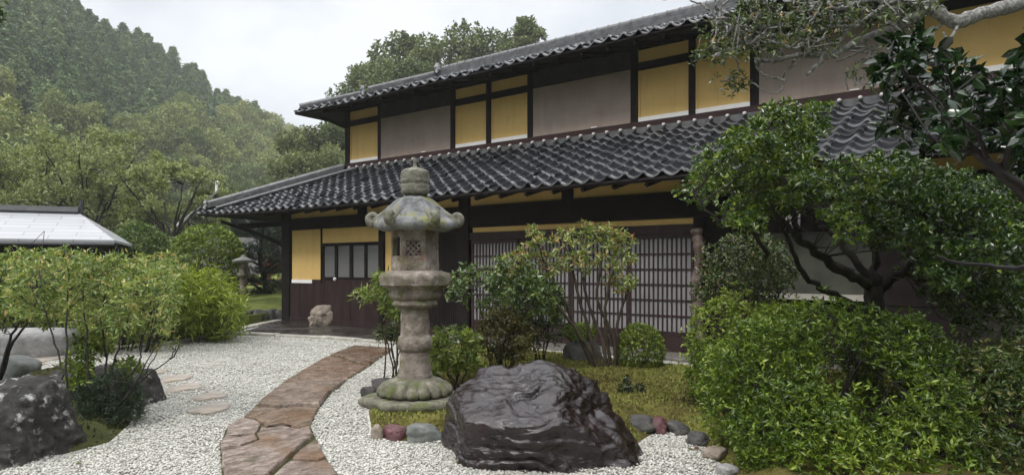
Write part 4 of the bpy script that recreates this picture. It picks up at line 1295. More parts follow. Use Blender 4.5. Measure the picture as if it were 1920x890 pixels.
# right front face is closed by a slab, left one stays open
a, b = face_frame(5); d = (b - a).normalized(); nn = Vector((d.y, -d.x, 0))
m = MB(); ps = [a + d * 0.03 - nn * 0.012, b - d * 0.03 - nn * 0.012, b - d * 0.03 - nn * 0.05, a + d * 0.03 - nn * 0.05]
m.prism([(p.x, p.y) for p in ps], sill - 0.005, fz1 - 0.06); m.build('side_slab', M['lantern'], fb)
# roof: six concave faces, thick eave, scrolls on the corners
rz0, rz1, rz2 = fz1 - 0.01, lz_(408), lz_(368)
Rr = 0.435
def roof_wob(r, z, t):
    c = abs(((t + math.pi / 6) % (math.pi / 3)) - math.pi / 6)
    rib = max(0, 1 - c / 0.13) * min(1, max(0, (r - 0.1) / 0.1))
    return r * (1 + 0.10 * rib) * (1 + 0.025 * mnoise.fractal(Vector((math.cos(t) * r * 8, math.sin(t) * r * 8, z * 8)), 1, 2, 3))
m = MB()
prof = [(0.2, rz0 + 0.02), (0.28, rz0), (Rr - 0.03, rz0 + 0.005), (Rr, rz0 + 0.03), (Rr + 0.005, rz0 + 0.075), (Rr - 0.03, rz0 + 0.11)]
hr = rz2 - rz0 - 0.11
for r_, f in ((0.365, 0.10), (0.325, 0.24), (0.285, 0.42), (0.245, 0.60), (0.205, 0.77), (0.165, 0.90), (0.13, 0.97), (0.10, 1.0)):
    prof.append((r_, rz0 + 0.11 + hr * f))
m.lathe(dens(prof, 0.02), 72, 0.92, 0, wob=roof_wob)
# lift the corners slightly
for i, (x, y, z) in enumerate(m.v):
    r = math.hypot(x, y); t = math.atan2(y, x)
    c = abs(((t + math.pi / 6) % (math.pi / 3)) - math.pi / 6)
    m.v[i] = (x, y, z + 0.045 * max(0, (r - 0.25) / 0.25) * max(0, 1 - c / 0.4) ** 1.5)
ro = m.build('lantern_roof', M['lantern_roof'], lantern, True)
for k in range(6):
    t = k * math.pi / 3
    u_ = Vector((math.cos(t), math.sin(t), 0))
    pts, rad = [], []
    for i in range(22):                       # a curled scroll
        f = i / 21
        if f < 0.35:
            q = f / 0.35
            pts.append(u_ * (0.28 + 0.155 * q) + Vector((0, 0, rz0 + 0.205 - 0.125 * q))); rad.append(0.036 + 0.018 * q)
        else:
            q = (f - 0.35) / 0.65
            an = -math.pi / 2 + q * 1.35 * math.pi
            rr = 0.050 * (1 - 0.4 * q)
            pts.append(u_ * (0.430 + rr * math.cos(an)) + Vector((0, 0, rz0 + 0.130 + rr * math.sin(an)))); rad.append(0.052 - 0.02 * q)
    m = MB(); m.tube(pts, rad, 10)
    m.build('scroll', M['lantern_pale'], ro, True)
# finial: neck, bowl, jewel, broken tip
m = MB()
q0 = rz2 - 0.03
m.lathe(dens([(0.12, q0), (0.115, lz_(371)), (0.10, lz_(369)), (0.10, lz_(366)), (0.135, lz_(364)), (0.152, lz_(358)), (0.154, lz_(349)), (0.138, lz_(346)), (0.138, lz_(344)), (0.152, lz_(341)),
              (0.148, lz_(326)), (0.140, lz_(321)), (0.10, lz_(317)), (0.05, lz_(315)), (0.022, lz_(313)), (0.018, lz_(306)), (0.022, lz_(303)), (0.012, lz_(298)), (0.003, lz_(295))], 0.012), 36, wob=rough(0.09, 9))
m.build('finial', M['lantern_pale'], lantern, True)

# edging stones of the lantern bed
for (cx, cy, w, h, mt, sd, lb) in ((693, 742, 26, 34, 'rock_grey', 31, 'dark upright edging stone left of the lantern base'),
                                   (722, 722, 36, 24, 'rock_grey', 32, 'dark edging stone behind the left of the lantern base'),
                                   (709, 812, 26, 30, 'rock_cream', 33, 'small brown edging stone at the front corner of the lantern bed'),
                                   (742, 812, 42, 36, 'rock_red', 34, 'dark red edging stone between a brown and a greenish one'),
                                   (794, 814, 60, 38, 'rock_green', 35, 'round greenish grey edging stone beside the wet dark rock')):
    c = G(cx, cy + h * 0.3)
    sc = c.y / F
    small_rock('edging_stone', sd, (c.x, c.y, h * sc * 0.30), (w * sc * 0.62, w * sc * 0.45, h * sc * 0.62), M[mt], sd, 4, 0.1, lb, 'edging stone', 'edging stones round the moss bed')
for i, (cx, cy, w, h, mt, lb) in enumerate(((1202, 800, 56, 34, 'rock_grey', 'grey edging stone touching the right end of the wet dark rock'),
                                      (1236, 800, 40, 30, 'rock_red', 'reddish edging stone on the right of the wet dark rock'),
                                      (1274, 803, 46, 24, 'rock_grey', 'low dark edging stone right of the reddish one'),
                                      (1312, 824, 44, 26, 'rock_grey', 'dark edging stone beside the gravel, under the low azalea twigs'),
                                      (1341, 852, 40, 26, 'rock_cream', 'brownish edging stone at the foot of the big azalea'),
                                      (1362, 884, 40, 26, 'rock_pale', 'pale edging stone lowest in the picture beside the big azalea'))):
    c = G(cx, cy + h * 0.3); sc = c.y / F
    small_rock('edging_stone', 41 + i, (c.x, c.y, h * sc * 0.3), (w * sc * 0.6, w * sc * 0.5, h * sc * 0.62), M[mt], i, 4, 0.12, lb, 'edging stone', 'edging stones round the moss bed')

# ================================================================== ROCKS
# big wet rock
rc = G(1005, 842)
planes = [((-0.06, -0.34, 1), 0.64), ((-0.75, -0.15, 0.75), 0.90), ((-1, -0.35, 0.0), 0.80), ((0.55, -0.25, 0.80), 0.66), ((0.95, -0.45, 0.55), 0.80), ((-0.45, -1, -0.22), 0.70), ((0.20, -1, -0.20), 0.66),
          ((0.7, -1, 0.15), 0.84), ((0, 1, 0.2), 0.62), ((0, 0, -1), 0.35), ((1, 0.4, 0.1), 0.86), ((-0.8, 0.7, 0.2), 0.86)]
me = rock_mesh('wet_rock', planes, 7, 7, 22.0, 1.9, 0.058, strata=((0.30, -0.15, 0.9), 4.6, 0.062), size=(0.82, 0.86, 0.74), fine=0.034,
               bumps=[((0.22, -0.80, -0.30), 0.10, 0.20), ((-0.55, -0.7, -0.2), 0.10, 0.10), ((0.75, -0.5, -0.1), 0.06, 0.10)])
wet = link('wet_rock', me, M['rock_dark'], loc=(rc.x + 0.0, rc.y - 0.02, 0.04))
tag(wet, 'large glossy dark purple rock, wet and ridged, beside the stone lantern', 'rock')
# foreground rock with lichen
fc = G(62, 845)
planes = [((-0.10, -0.15, 1), 0.46), ((0.25, -1, 0.3), 0.48), ((-0.5, -1, 0.15), 0.6), ((1, -0.25, 0.15), 0.46), ((-1, 0, 0.2), 0.72), ((0.2, 1, 0.3), 0.36), ((0, 0, -1), 0.4), ((0.6, -0.5, 0.8), 0.56)]
me = rock_mesh('lichen_rock', planes, 12, 6, 13.0, 2.6, 0.06, strata=((0.1, 0.3, 1), 5, 0.03), fine=0.05)
o = link('lichen_rock', me, M['rock_lichen'], loc=(-3.98, 5.28, 0.05))
tag(o, 'big dark rock with white lichen in the near corner of the gravel', 'rock')
fc = G(190, 762)
planes = [((0, -0.2, 1), 0.20), ((0.3, -1, 0.3), 0.3), ((-0.6, -1, 0.2), 0.4), ((1, 0, 0.3), 0.55), ((-1, 0, 0.3), 0.62), ((0, 1, 0.3), 0.3), ((0, 0, -1), 0.3)]
me = rock_mesh('lichen_rock', planes, 15, 5, 10.0, 3.0, 0.06, fine=0.05, size=(0.95, 0.95, 1.1))
o = link('lichen_rock', me, M['rock_lichen'], loc=(fc.x - 0.1, fc.y + 0.1, 0.09))
tag(o, 'low flat lichened rock under the juniper behind the big corner rock', 'rock')
small_rock('round_boulder', 17, tuple(G(14, 716) + Vector((0, 0.1, 0.10))), (0.30, 0.25, 0.24), M['rock_green'], 0, 4, 0.04, 'smooth dark round boulder in front of the white stone block', 'boulder')
bp = G(40, 672)
m = MB(); m.lathe(dens([(0.3, -0.1), (0.62, -0.05), (0.68, 0.1), (0.68, 0.34), (0.64, 0.40), (0.57, 0.42), (0.5, 0.41)], 0.06), 40, 0.0, 0, wob=lambda r, z, t: r * (1 + 0.14 * math.cos(2 * t)) * (1 + 0.03 * mnoise.noise(Vector((math.cos(t) * 3, math.sin(t) * 3, z * 4)))))
o = m.build('stone_block', M['rock_pale'], None, True, loc=(bp.x - 0.15, bp.y + 0.35, 0))
tag(o, 'low whitish rounded stone block behind the left shrub', 'stone block')
small_rock('mossy_boulder', 18, tuple(G(1098, 697) + Vector((0, 0.2, 0.20))), (0.30, 0.26, 0.27), M['rock_grey'], 0.4, 4, 0.07, 'dark mossy boulder left of the clipped round azalea', 'boulder')
# row of stones at the lawn edge by the house corner
for i in range(9):
    px = 436 + i * 11.5
    c = G(px, 606 - i * 0.6)
    sc = c.y / F
    small_rock('wall_stone', 60 + i, (c.x - 0.1, c.y + 0.05, 0.12), (0.14 + 0.03 * (i % 3), 0.18, 0.20 + 0.03 * (i % 2)), M['rock_grey'], i, 3, 0.1,
               'dark stone in the low edging row below the lawn beside the house corner', 'edging stone', 'stones edging the lawn')

# ================================================================== BACKGROUND: HILLS, FAR TREES
def interp(u, xs, ys): return np.interp(u, xs, ys)
SK_X = [-900, -500, -200, 0, 120, 190, 260, 300, 360, 400, 440, 490, 532, 600, 700, 800]
SK_Y = [-330, -300, -220, -90, 0, 40, 66, 88, 122, 160, 185, 208, 248, 285, 330, 380]
def hill_pt(u, v):
    """u: bearing, v: 0 foot .. 1 crest. Returns world xyz of the wooded hillside left of the valley"""
    Yr = interp(u, [-900, 120, 532, 800], [120, 150, 215, 240]); Yf = interp(u, [-900, 120, 532, 800], [48, 62, 110, 150])
    zr = EYE + (HZ - interp(u, SK_X, SK_Y)) / F * Yr - 5.6
    Y = Yf + (Yr - Yf) * v
    z = -0.5 + (zr + 0.5) * (0.12 * v + 0.88 * v ** 1.15)
    return np.stack([(u - 960) / F * Y, Y, z], -1)
us = np.linspace(-900, 800, 70); vs = np.linspace(0, 1, 26)
U, V_ = np.meshgrid(us, vs)
Pn = hill_pt(U.ravel(), V_.ravel())
sn = SN(np.random.default_rng(2), 0.12)
Pn[:, 2] += sn(Pn) * 1.2 * np.clip(V_.ravel() * 4, 0, 1)
back = Pn[-len(us):].copy(); back[:, 1] += 90; back[:, 2] = -3
Pn = np.concatenate([Pn, back])
nx = len(us); ny = len(vs) + 1
idx = np.arange(nx * ny).reshape(ny, nx)
fq = np.stack([idx[:-1, :-1].ravel(), idx[:-1, 1:].ravel(), idx[1:, 1:].ravel(), idx[1:, :-1].ravel()], 1)
o = link('hillside', np_mesh('hillside', Pn, [fq], smooth=True), M['hill'])
tag(o, 'steep wooded hillside on the left', 'hill', kind='structure')

# lower hill behind the house
BX = [300, 520, 600, 640, 690, 770, 890, 935, 985, 1040, 1200, 1500, 2000]
BY = [420, 330, 270, 205, 160, 118, 112, 130, 135, 140, 160, 200, 250]
def back_pt(u, v):
    Yr = 78.0; Yf = 42.0
    zr = EYE + (HZ - interp(u, BX, BY)) / F * Yr - 3.0
    Y = Yf + (Yr - Yf) * v
    return np.stack([(u - 960) / F * Y, Y, -0.5 + (zr + 0.5) * v ** 1.05], -1)
us = np.linspace(300, 2000, 50); vs = np.linspace(0, 1, 14)
U, V_ = np.meshgrid(us, vs)
Pn = back_pt(U.ravel(), V_.ravel())
back = Pn[-len(us):].copy(); back[:, 1] += 40; back[:, 2] = -3
Pn = np.concatenate([Pn, back]); nx = len(us); ny = len(vs) + 1
idx = np.arange(nx * ny).reshape(ny, nx)
fq = np.stack([idx[:-1, :-1].ravel(), idx[:-1, 1:].ravel(), idx[1:, 1:].ravel(), idx[1:, :-1].ravel()], 1)
o = link('hill', np_mesh('hill', Pn, [fq], smooth=True), M['hill'])
tag(o, 'lower wooded hill behind the house', 'hill', kind='structure')

# unseen hill added behind and beside the viewer to block low sky light
nb_, nr_ = 60, 8
az = np.linspace(math.radians(62), math.radians(302), nb_)
rr_ = np.linspace(45, 120, nr_)
sn = SN(np.random.default_rng(41), 0.06)
Pn = np.array([(math.sin(a) * r, math.cos(a) * r, -1 + 48 * min(1, (r - 45) / 55) ** 1.1 * (0.75 + 0.25 * math.sin(a * 3 + 1)) if r > 46 else -1) for r in rr_ for a in az])
Pn[:, 2] += np.where(Pn[:, 2] > 0, sn(Pn) * 3, 0)
idx = np.arange(nb_ * nr_).reshape(nr_, nb_)
fq = np.stack([idx[:-1, :-1].ravel(), idx[:-1, 1:].ravel(), idx[1:, 1:].ravel(), idx[1:, :-1].ravel()], 1)
o = link('unseen_hill', np_mesh('unseen_hill', Pn, [fq], smooth=True), M['hill'])
tag(o, 'unseen hill added behind the viewer to block low sky light', 'hill', kind='structure')

def merge_mesh(name, parts, mats):
    """parts: list of (V, faces list, matidx, rnd per vertex or None) joined into one mesh"""
    Vs, Fs, mi, rn = [], [], [], []
    base = 0
    for V, fl, m, r in parts:
        for f in fl:
            Fs.append(f + base); mi.append(np.full(len(f), m))
        Vs.append(V); base += len(V)
        rn.append(np.full(len(V), 0.4) if r is None else r)
    me = np_mesh(name, np.concatenate(Vs), Fs, rnd=np.concatenate(rn), matidx=np.concatenate(mi))
    for m in mats: me.materials.append(m)
    return me
def mb_arrays(mb):
    return np.array([tuple(v) for v in mb.v], float), [np.array([f for f in mb.f if len(f) == k]) for k in set(len(f) for f in mb.f)]

def conifer_mesh(seed, H=7.6, Rr=2.8):
    rng = np.random.default_rng(seed)
    mb = MB(); mb.tube([(0, 0, -1), (0, 0, H * 0.5), (0, 0, H * 0.97)], [0.22, 0.14, 0.03], 5)
    n = 260
    h = rng.uniform(0.10, 1.0, n) ** 0.9
    R_ = Rr * (1 - h) ** 0.62 * rng.uniform(0.65, 1.15, n) + 0.12
    az = rng.uniform(0, 6.28, n)
    k = 9
    f = rng.uniform(0.35, 1.0, (n, k))
    x = np.cos(az)[:, None] * R_[:, None] * f + rng.normal(size=(n, k)) * 0.16
    y = np.sin(az)[:, None] * R_[:, None] * f + rng.normal(size=(n, k)) * 0.16
    z = (h * H)[:, None] - 0.28 * R_[:, None] * f ** 1.5 + rng.normal(size=(n, k)) * 0.14
    pos = np.stack([x, y, z], -1).reshape(-1, 3)
    d = np.stack([np.cos(az), np.sin(az), np.full(n, -0.25)], -1)
    d = unit(np.repeat(d, k, 0) + rng.normal(size=(n * k, 3)) * 0.5)
    V, T, q = leaf_geo(pos, d, rng.uniform(0.35, 0.7, n * k), rng.uniform(0.2, 0.36, n * k), rng, 0.25, 0.3)
    tone = np.repeat(rng.uniform(0.1, 0.8, n), k)
    rnd = np.clip(tone + rng.normal(size=n * k) * 0.18, 0, 1)
    tv, tf = mb_arrays(mb)
    return merge_mesh('conifer', [(tv, tf, 0, None), (V, [T], 1, np.repeat(rnd, q))], [M['bark'], M['l_cedar']])
def broad_mesh(seed, H=10.0, W=4.2, mat='l_broad', nl=11, tips=850, leaf=0.42, lobe=(0.28, 0.5)):
    rng = np.random.default_rng(seed)
    mb = MB()
    mb.tube([(0, 0, -1.5), (rng.normal() * .2, rng.normal() * .2, H * 0.3), (rng.normal() * .3, rng.normal() * .3, H * 0.6)], [0.28, 0.2, 0.1], 6)
    lobes = []
    for i in range(nl):
        a = rng.uniform(0, 6.28); hh = rng.uniform(0.42, 0.86)
        rr = W * 0.62 * rng.uniform(0.2, 1.0) * (1.15 - abs(hh - 0.55))
        s = W * rng.uniform(*lobe)
        c = (math.cos(a) * rr, math.sin(a) * rr, H * hh)
        lobes.append((c, (s, s, s * 0.75)))
        mb.tube([(0, 0, H * 0.3), (c[0] * 0.5, c[1] * 0.5, H * 0.3 + (c[2] - H * 0.3) * 0.6), c], [0.1, 0.06, 0.03], 4)
    p, d = shell_tips(rng, tips, lobes, 0.16, 1.2, 0.6, gap=-0.75, upbias=0.45)
    pos, dd, tid = whorl(rng, p, d, 5, 1.0, 0.3)
    n = len(pos)
    V, T, q = leaf_geo(pos, dd, leaf * rng.uniform(0.7, 1.3, n), leaf * 0.6 * rng.uniform(0.7, 1.2, n), rng, 0.2, 0.15)
    tone = rng.uniform(0.15, 0.75, len(p))[tid]
    rnd = np.clip(tone + rng.normal(size=n) * 0.15, 0, 1)
    tv, tf = mb_arrays(mb)
    return merge_mesh('broadleaf_tree', [(tv, tf, 0, None), (V, [T], 1, np.repeat(rnd, q))], [M['bark'], M[mat]])

rng = np.random.default_rng(77)
CON = [conifer_mesh(100 + i) for i in range(4)]
BRO = [broad_mesh(200 + i) for i in range(4)]
GRO = [broad_mesh(220 + i, 9.0, 3.6, 'l_grove', 12, 1000, 0.34) for i in range(3)]
BAM = [broad_mesh(240 + i, 8.0, 2.6, 'l_bamboo_far', 9, 800, 0.28, (0.3, 0.48)) for i in range(3)]
def place(name, me, loc, s, rz, label, cat, group):
    o = bpy.data.objects.new(name, me); COL.objects.link(o)
    o.location = loc; o.scale = (s, s, s * 1.0); o.rotation_euler = (0, 0, rz)
    return tag(o, label, cat, group)
# candidate sites on the hillside, spread evenly; front sites first
sites = []
def try_site(u, v, dmin):
    p = hill_pt(np.array([u]), np.array([v]))[0]
    for q, _, _ in sites:
        if (p[0] - q[0]) ** 2 + (p[1] - q[1]) ** 2 < dmin ** 2: return
    sites.append((p, u, v))
for _ in range(9000):
    u = rng.uniform(-160, 620); v = rng.uniform(0.02, 1.0)
    try_site(u, v, 3.45 if v > 0.35 else 4.6)
def is_broad(u, v):
    p = hill_pt(np.array([u]), np.array([v]))[0]
    py = HZ - (p[2] + 8 - EYE) / p[1] * F
    lim = np.interp(u, [-160, 0, 80, 160, 230, 300, 380, 450, 540], [60, 95, 150, 210, 235, 205, 190, 205, 240])
    return py > lim + rng.normal() * 12
cons = [s for s in sites if not is_broad(s[1], s[2])]
bros = [s for s in sites if s not in cons] if False else None
con_l, bro_l = [], []
for s in sites:
    (bro_l if is_broad(s[1], s[2]) else con_l).append(s)
rng.shuffle(con_l); rng.shuffle(bro_l)
print('HILL SITES', len(con_l), len(bro_l))
for i, (p, u, v) in enumerate(con_l[:290]):
    place('cedar_tree', CON[i % 4], p, rng.uniform(0.85, 1.05), rng.uniform(0, 6.28), 'dark cedar in the dense plantation covering the upper left hillside', 'tree', 'cedars on the hillside')
rest = con_l[290:]
for i, (p, u, v) in enumerate(bro_l[:150]):
    place('broadleaf_tree', BRO[i % 4], p, rng.uniform(0.75, 1.25), rng.uniform(0, 6.28), 'olive green broadleaf tree in the mixed wood on the lower left hillside', 'tree', 'broadleaf trees on the hillside')
# individual trees on the hill behind the house
for i, (px, py, Y, s, lb) in enumerate((
        (690, 95, 70, 0.95, 'dull green tree on the hill behind the house, leftmost of its crest'),
        (770, 42, 74, 1.35, 'tallest round tree on the crest behind the house roof'),
        (835, 52, 72, 1.25, 'broad dark green tree between the tallest tree and its right neighbour behind the roof'),
        (893, 45, 74, 1.25, 'pointed green tree right of the broad one behind the house roof'),
        (730, 100, 64, 0.95, 'low olive tree in front of the tallest one behind the house'),
        (670, 150, 60, 0.8, 'small brownish tree low on the slope above the roof hip ornament'),
        (800, 100, 62, 0.95, 'grey green tree standing lower in front of the crest behind the roof'),
        (870, 100, 62, 0.9, 'dull tree just above the middle of the upper roof'),
        (925, 95, 72, 0.8, 'small tree filling the gap left of the lone pine behind the roof'),
        (640, 185, 58, 0.7, 'low tree at the left foot of the hill behind the house'))):
    py += 22
    top = P(px, py, Y)
    H_ = 9.0 * 0.9 * s
    place('hill_tree', GRO[i % 3], (top.x, top.y, top.z - H_), s, i * 1.3, lb, 'tree', 'trees on the hill behind the house')
# lone open crowned pine
def pine_crown(seed, H, W, npad, mat, leaf, per, droop=0.1):
    rng = np.random.default_rng(seed)
    mb = MB()
    tr, rd = smooth_poly([(0, 0, -2), (0.1, 0, H * 0.35), (-0.1, 0.1, H * 0.7), (0, 0, H * 0.97)], [0.22, 0.17, 0.1, 0.03], 5)
    mb.tube(tr, rd, 7)
    C, Rd = [], []
    for i in range(npad):
        f = (i + 0.5) / npad
        hh = H * (0.35 + 0.63 * f)
        a = i * 2.4 + rng.normal() * 0.3
        r_ = W * (1 - f) ** 0.7 * rng.uniform(0.55, 1.05)
        c = np.array([math.cos(a) * r_, math.sin(a) * r_, hh + rng.normal() * 0.1])
        C.append(c); Rd.append(W * rng.uniform(0.25, 0.42))
        mb.tube([(0, 0, hh - 0.4), tuple(c * np.array([0.5, 0.5, 1]) + np.array([0, 0, -0.2])), tuple(c)], [0.07, 0.05, 0.02], 4)
    p, d = cluster_tips(rng, C, Rd, per, 0.4, 0.8)
    return mb, p, d, rng
mb, p, d, r_ = pine_crown(5, 9.5, 3.0, 26, 'l_pine', 0.3, 60)
top = P(988, 36, 68)
pine = tag(empty('pine_tree', (top.x, top.y, top.z - 9.6)), 'lone open crowned pine rising behind the upper roof', 'tree')
mb.build('trunk', M['bark'], pine, True)
foliage('crown', M['l_grove'], pine, r_, p, d, 5, 1.0, 0.38, 0.16, 0.1)
# bamboo puffs beside the house corner
for i, (px, py, Y, s) in enumerate(((548, 246, 60, 0.85), (580, 232, 62, 1.0), (612, 240, 62, 1.0), (640, 250, 60, 0.95), (560, 280, 55, 0.8), (600, 275, 55, 0.85), (632, 285, 54, 0.8), (530, 290, 56, 0.8), (655, 270, 58, 0.9))):
    top = P(px, py, Y)
    place('bamboo_clump', BAM[i % 3], (top.x, top.y, top.z - 7.4 * s), s, i * 2.1, 'rounded pale green bamboo clump in the grove left of the upper storey corner', 'bamboo', 'bamboo grove beside the house')

# ---- middle distance trees
def mid_tree(name, px, pyt, Y, H, W, seed, label, mat='l_pale', nb=9, per=70, leaf=0.13, spread=0.9, arch=0.15, ncl=90, base_z=0.0):
    rng = np.random.default_rng(seed)
    top = P(px, pyt, Y)
    e = tag(empty(name, (top.x, top.y, base_z)), label, 'tree', 'pale trees beyond the garden')
    H = top.z - base_z
    mb = MB(); sk = []
    mb.tube([(0, 0, -0.3), (0.05, 0, H * 0.12), (0, 0.05, H * 0.26)], [0.16, 0.13, 0.1], 7)
    for i in range(nb):
        a = 6.28 * i / nb + rng.normal() * 0.25
        rr = W * rng.uniform(0.45, 1.0); hh = H * rng.uniform(0.62, 0.86)
        pts, rd = smooth_poly([(0, 0, H * rng.uniform(0.1, 0.25)), (math.cos(a) * rr * 0.3, math.sin(a) * rr * 0.3, H * 0.48), (math.cos(a) * rr * 0.7, math.sin(a) * rr * 0.7, hh * 0.85), (math.cos(a) * rr, math.sin(a) * rr, hh)],
                               [0.08, 0.06, 0.035, 0.012], 5, rng, 0.03)
        mb.tube(pts, rd, 5); sk += pts[4:]
    C = []
    while len(C) < ncl:
        u = sphere_dirs(rng, 1)[0] * rng.uniform(0.55, 1.0)
        c = np.array([u[0] * W, u[1] * W, H * 0.60 + u[2] * H * 0.40])
        if c[2] > H * 0.24: C.append(c)
    twigs_to(mb, rng, sk, C, 0.02, 0.006, 0.12, 3)
    mb.build('trunk', M['bark'], e, True)
    p, d = cluster_tips(rng, C, rng.uniform(0.28, 0.6, len(C)) * W / 3.0, per, 0.75, 0.6)
    foliage('crown', M[mat], e, rng, p, d, 4, 0.7, leaf, leaf * 0.42, 0.05, jitter=0.4)
    return e
mid_tree('pale_tree', 60, 245, 31, 6.5, 3.6, 301, 'pale green bushy tree behind the shed roof at the left edge')
mid_tree('pale_tree', 165, 225, 32, 6.5, 3.2, 302, 'tallest pale green feathery tree behind the end of the shed roof')
mid_tree('pale_tree', 320, 285, 30, 5.2, 2.3, 303, 'pale green vase shaped tree with dark limbs left of the house eave', nb=11, ncl=70)
mid_tree('pale_tree', 235, 320, 34, 4.5, 2.6, 304, 'lower darker tree between the two taller pale trees', 'l_grove', ncl=70)
mid_tree('pale_tree', -60, 265, 29, 6.5, 3.4, 305, 'pale tree cut by the left edge above the shed')
mid_tree('pale_tree', 120, 330, 38, 4.2, 3.0, 306, 'low dull green tree seen just above the shed ridge', 'l_grove', ncl=70)
mid_tree('pale_tree', 395, 330, 46, 5.0, 2.6, 307, 'small olive tree beside the distant white roof', 'l_grove', ncl=60)
mid_tree('pale_tree', 455, 330, 52, 5.0, 3.0, 308, 'dull olive tree behind the left end of the lower roof', 'l_grove', ncl=60)
mid_tree('pale_tree', 520, 335, 50, 5.0, 3.0, 309, 'dull tree just left of the upper storey, above the lower roof', 'l_grove', ncl=60)
# topmost left corner leaves of a very near dark tree
# ---- round clipped bushes beyond the court
def dome(name, center, radii, mat, seed, n, leaf, label, cat='bush', group=None, k=5, lump=0.05, gap=None, stems=True, width=0.42, lobes=None, zmin=0.0, spread=1.0, jitter=0.35, lo=0.8):
    rng = np.random.default_rng(seed)
    c = Vector(center)
    e = tag(empty(name, (c.x, c.y, 0)), label, cat, group)
    lb = lobes or [((0, 0, c.z), radii)]
    p, d = shell_tips(rng, n, lb, lump, 3.5 / max(radii), lo, gap, 0.4, zmin)
    foliage('foliage', M[mat], e, rng, p, d, k, spread, leaf, leaf * width, leaf * 0.4, jitter=jitter)
    if stems:
        mb = MB()
        for i in range(10):
            q = p[rng.integers(len(p))] * 0.88
            b = np.array([rng.normal() * 0.04, rng.normal() * 0.04, -0.05]) * max(radii) * 2
            b[2] = -0.05
            mid = b * 0.5 + q * 0.5 + np.array([0, 0, 0.1 * radii[2]])
            mb.tube([b, mid, q], [0.03 * max(radii) + 0.004, 0.02 * max(radii) + 0.003, 0.004], 5)
        mb.build('stems', M['twig_dark'], e, True)
    return e
c = P(262, 436, 23); dome('clipped_bush', (c.x, c.y, 1.55), (1.05, 1.0, 1.35), 'l_clip_dark', 401, 3000, 0.10, 'round clipped bush on the left of the pair beyond the court')
c = P(388, 470, 21); dome('clipped_bush', (c.x, c.y, 1.5), (1.12, 1.05, 1.25), 'l_clip', 402, 3200, 0.10, 'bright green round clipped bush on the right of the pair, near the eave')
c = P(335, 520, 19); dome('garden_bush', (c.x, c.y, 0.6), (1.4, 0.8, 0.75), 'l_clip_dark', 403, 1800, 0.09, 'dark low bush behind the bright bamboo grass', gap=-0.5)
c = P(180, 520, 16); dome('garden_bush', (c.x, c.y, 0.7), (1.5, 0.7, 0.8), 'l_clip_dark', 404, 1800, 0.08, 'dull green bush below the end of the shed roof', gap=-0.5)
c = P(30, 540, 14); dome('garden_bush', (c.x, c.y, 0.6), (1.4, 0.7, 0.75), 'l_grey', 405, 1800, 0.08, 'dull bush below the shed eave at the left edge', gap=-0.5)
# cloud pruned dark pine near the house corner
rngp = np.random.default_rng(9)
c = P(492, 560, 22)
e = tag(empty('pruned_pine', (c.x, c.y, 0)), 'dark cloud pruned pine just left of the house corner', 'tree')
pads = [(-0.35, 0, 2.55, 0.6), (0.35, 0.1, 2.3, 0.65), (-0.1, -0.3, 2.0, 0.7), (0.55, 0, 1.65, 0.6), (-0.6, 0.1, 1.75, 0.55), (0.1, 0.2, 1.3, 0.7), (-0.45, -0.1, 1.0, 0.6), (0.5, -0.1, 0.85, 0.6), (0.0, 0, 2.9, 0.45), (0.75, 0.3, 2.7, 0.5), (0.0, 0.1, 0.6, 0.6)]
mb = MB(); tp, tr = smooth_poly([(0, 0, -0.1), (0.12, 0, 0.8), (-0.1, 0.05, 1.7), (0.05, 0, 2.8)], [0.12, 0.1, 0.07, 0.03], 5); mb.tube(tp, tr, 7)
for a in pads: mb.tube([(0, 0, a[2] - 0.3), (a[0] * .5, a[1] * .5, a[2] - .15), a[:3]], [0.05, 0.035, 0.015], 5)
mb.build('trunk', M['bark'], e, True)
C = [a[:3] for a in pads]
p, d = cluster_tips(rngp, C, [a[3] for a in pads], 260, 0.3, 0.9)
foliage('foliage', M['l_pine'], e, rngp, p, d, 7, 0.7, 0.10, 0.014, 0.03)
for i, (px, py, Y) in enumerate(((466, 540, 24), (515, 500, 25))):
    c = P(px, py, Y)
    dome('red_shrub', (c.x, c.y, c.z - 0.2), (0.45, 0.4, 0.55), 'l_red', 410 + i, 260, 0.1, ['small red leaved shrub low behind the pruned pine', 'red leaved shrub between the pruned pine and the house post'][i], gap=-0.3)
# small distant lantern
c = P(456, 486, 20)
sl = tag(empty('small_lantern', (c.x, c.y, 0)), 'small stone lantern with a wide flat cap half hidden beside the pruned pine', 'stone lantern')
m = MB(); m.lathe([(0.14, -0.05), (0.14, 0.1), (0.1, 0.15), (0.1, 1.1), (0.18, 1.2), (0.18, 1.28)], 12); m.build('column', M['lantern'], sl)
m = MB(); m.lathe([(0.13, 1.28), (0.13, 1.55)], 6); m.build('fire_box', M['lantern'], sl)
m = MB(); m.lathe([(0.1, 1.55), (0.30, 1.60), (0.31, 1.64), (0.16, 1.70), (0.06, 1.74), (0.06, 1.77), (0.02, 1.80)], 12); m.build('cap', M['rock_pale'], sl)
# lawn bank behind the stone row
c0_, c1_ = G(300, 604), G(530, 598)
lw = [G(380, 612), G(531, 600.5), G(700, 590), G(640, 566), G(300, 570)]
m = MB(); m.prism([(p.x, p.y) for p in lw], -0.05, lambda x, y: 0.12 + max(0, (y - 17.0)) * 0.10)
tag(m.build('lawn_bank', M['lawn']), 'short green lawn bank behind the stone row at the house corner', 'lawn', kind='structure')

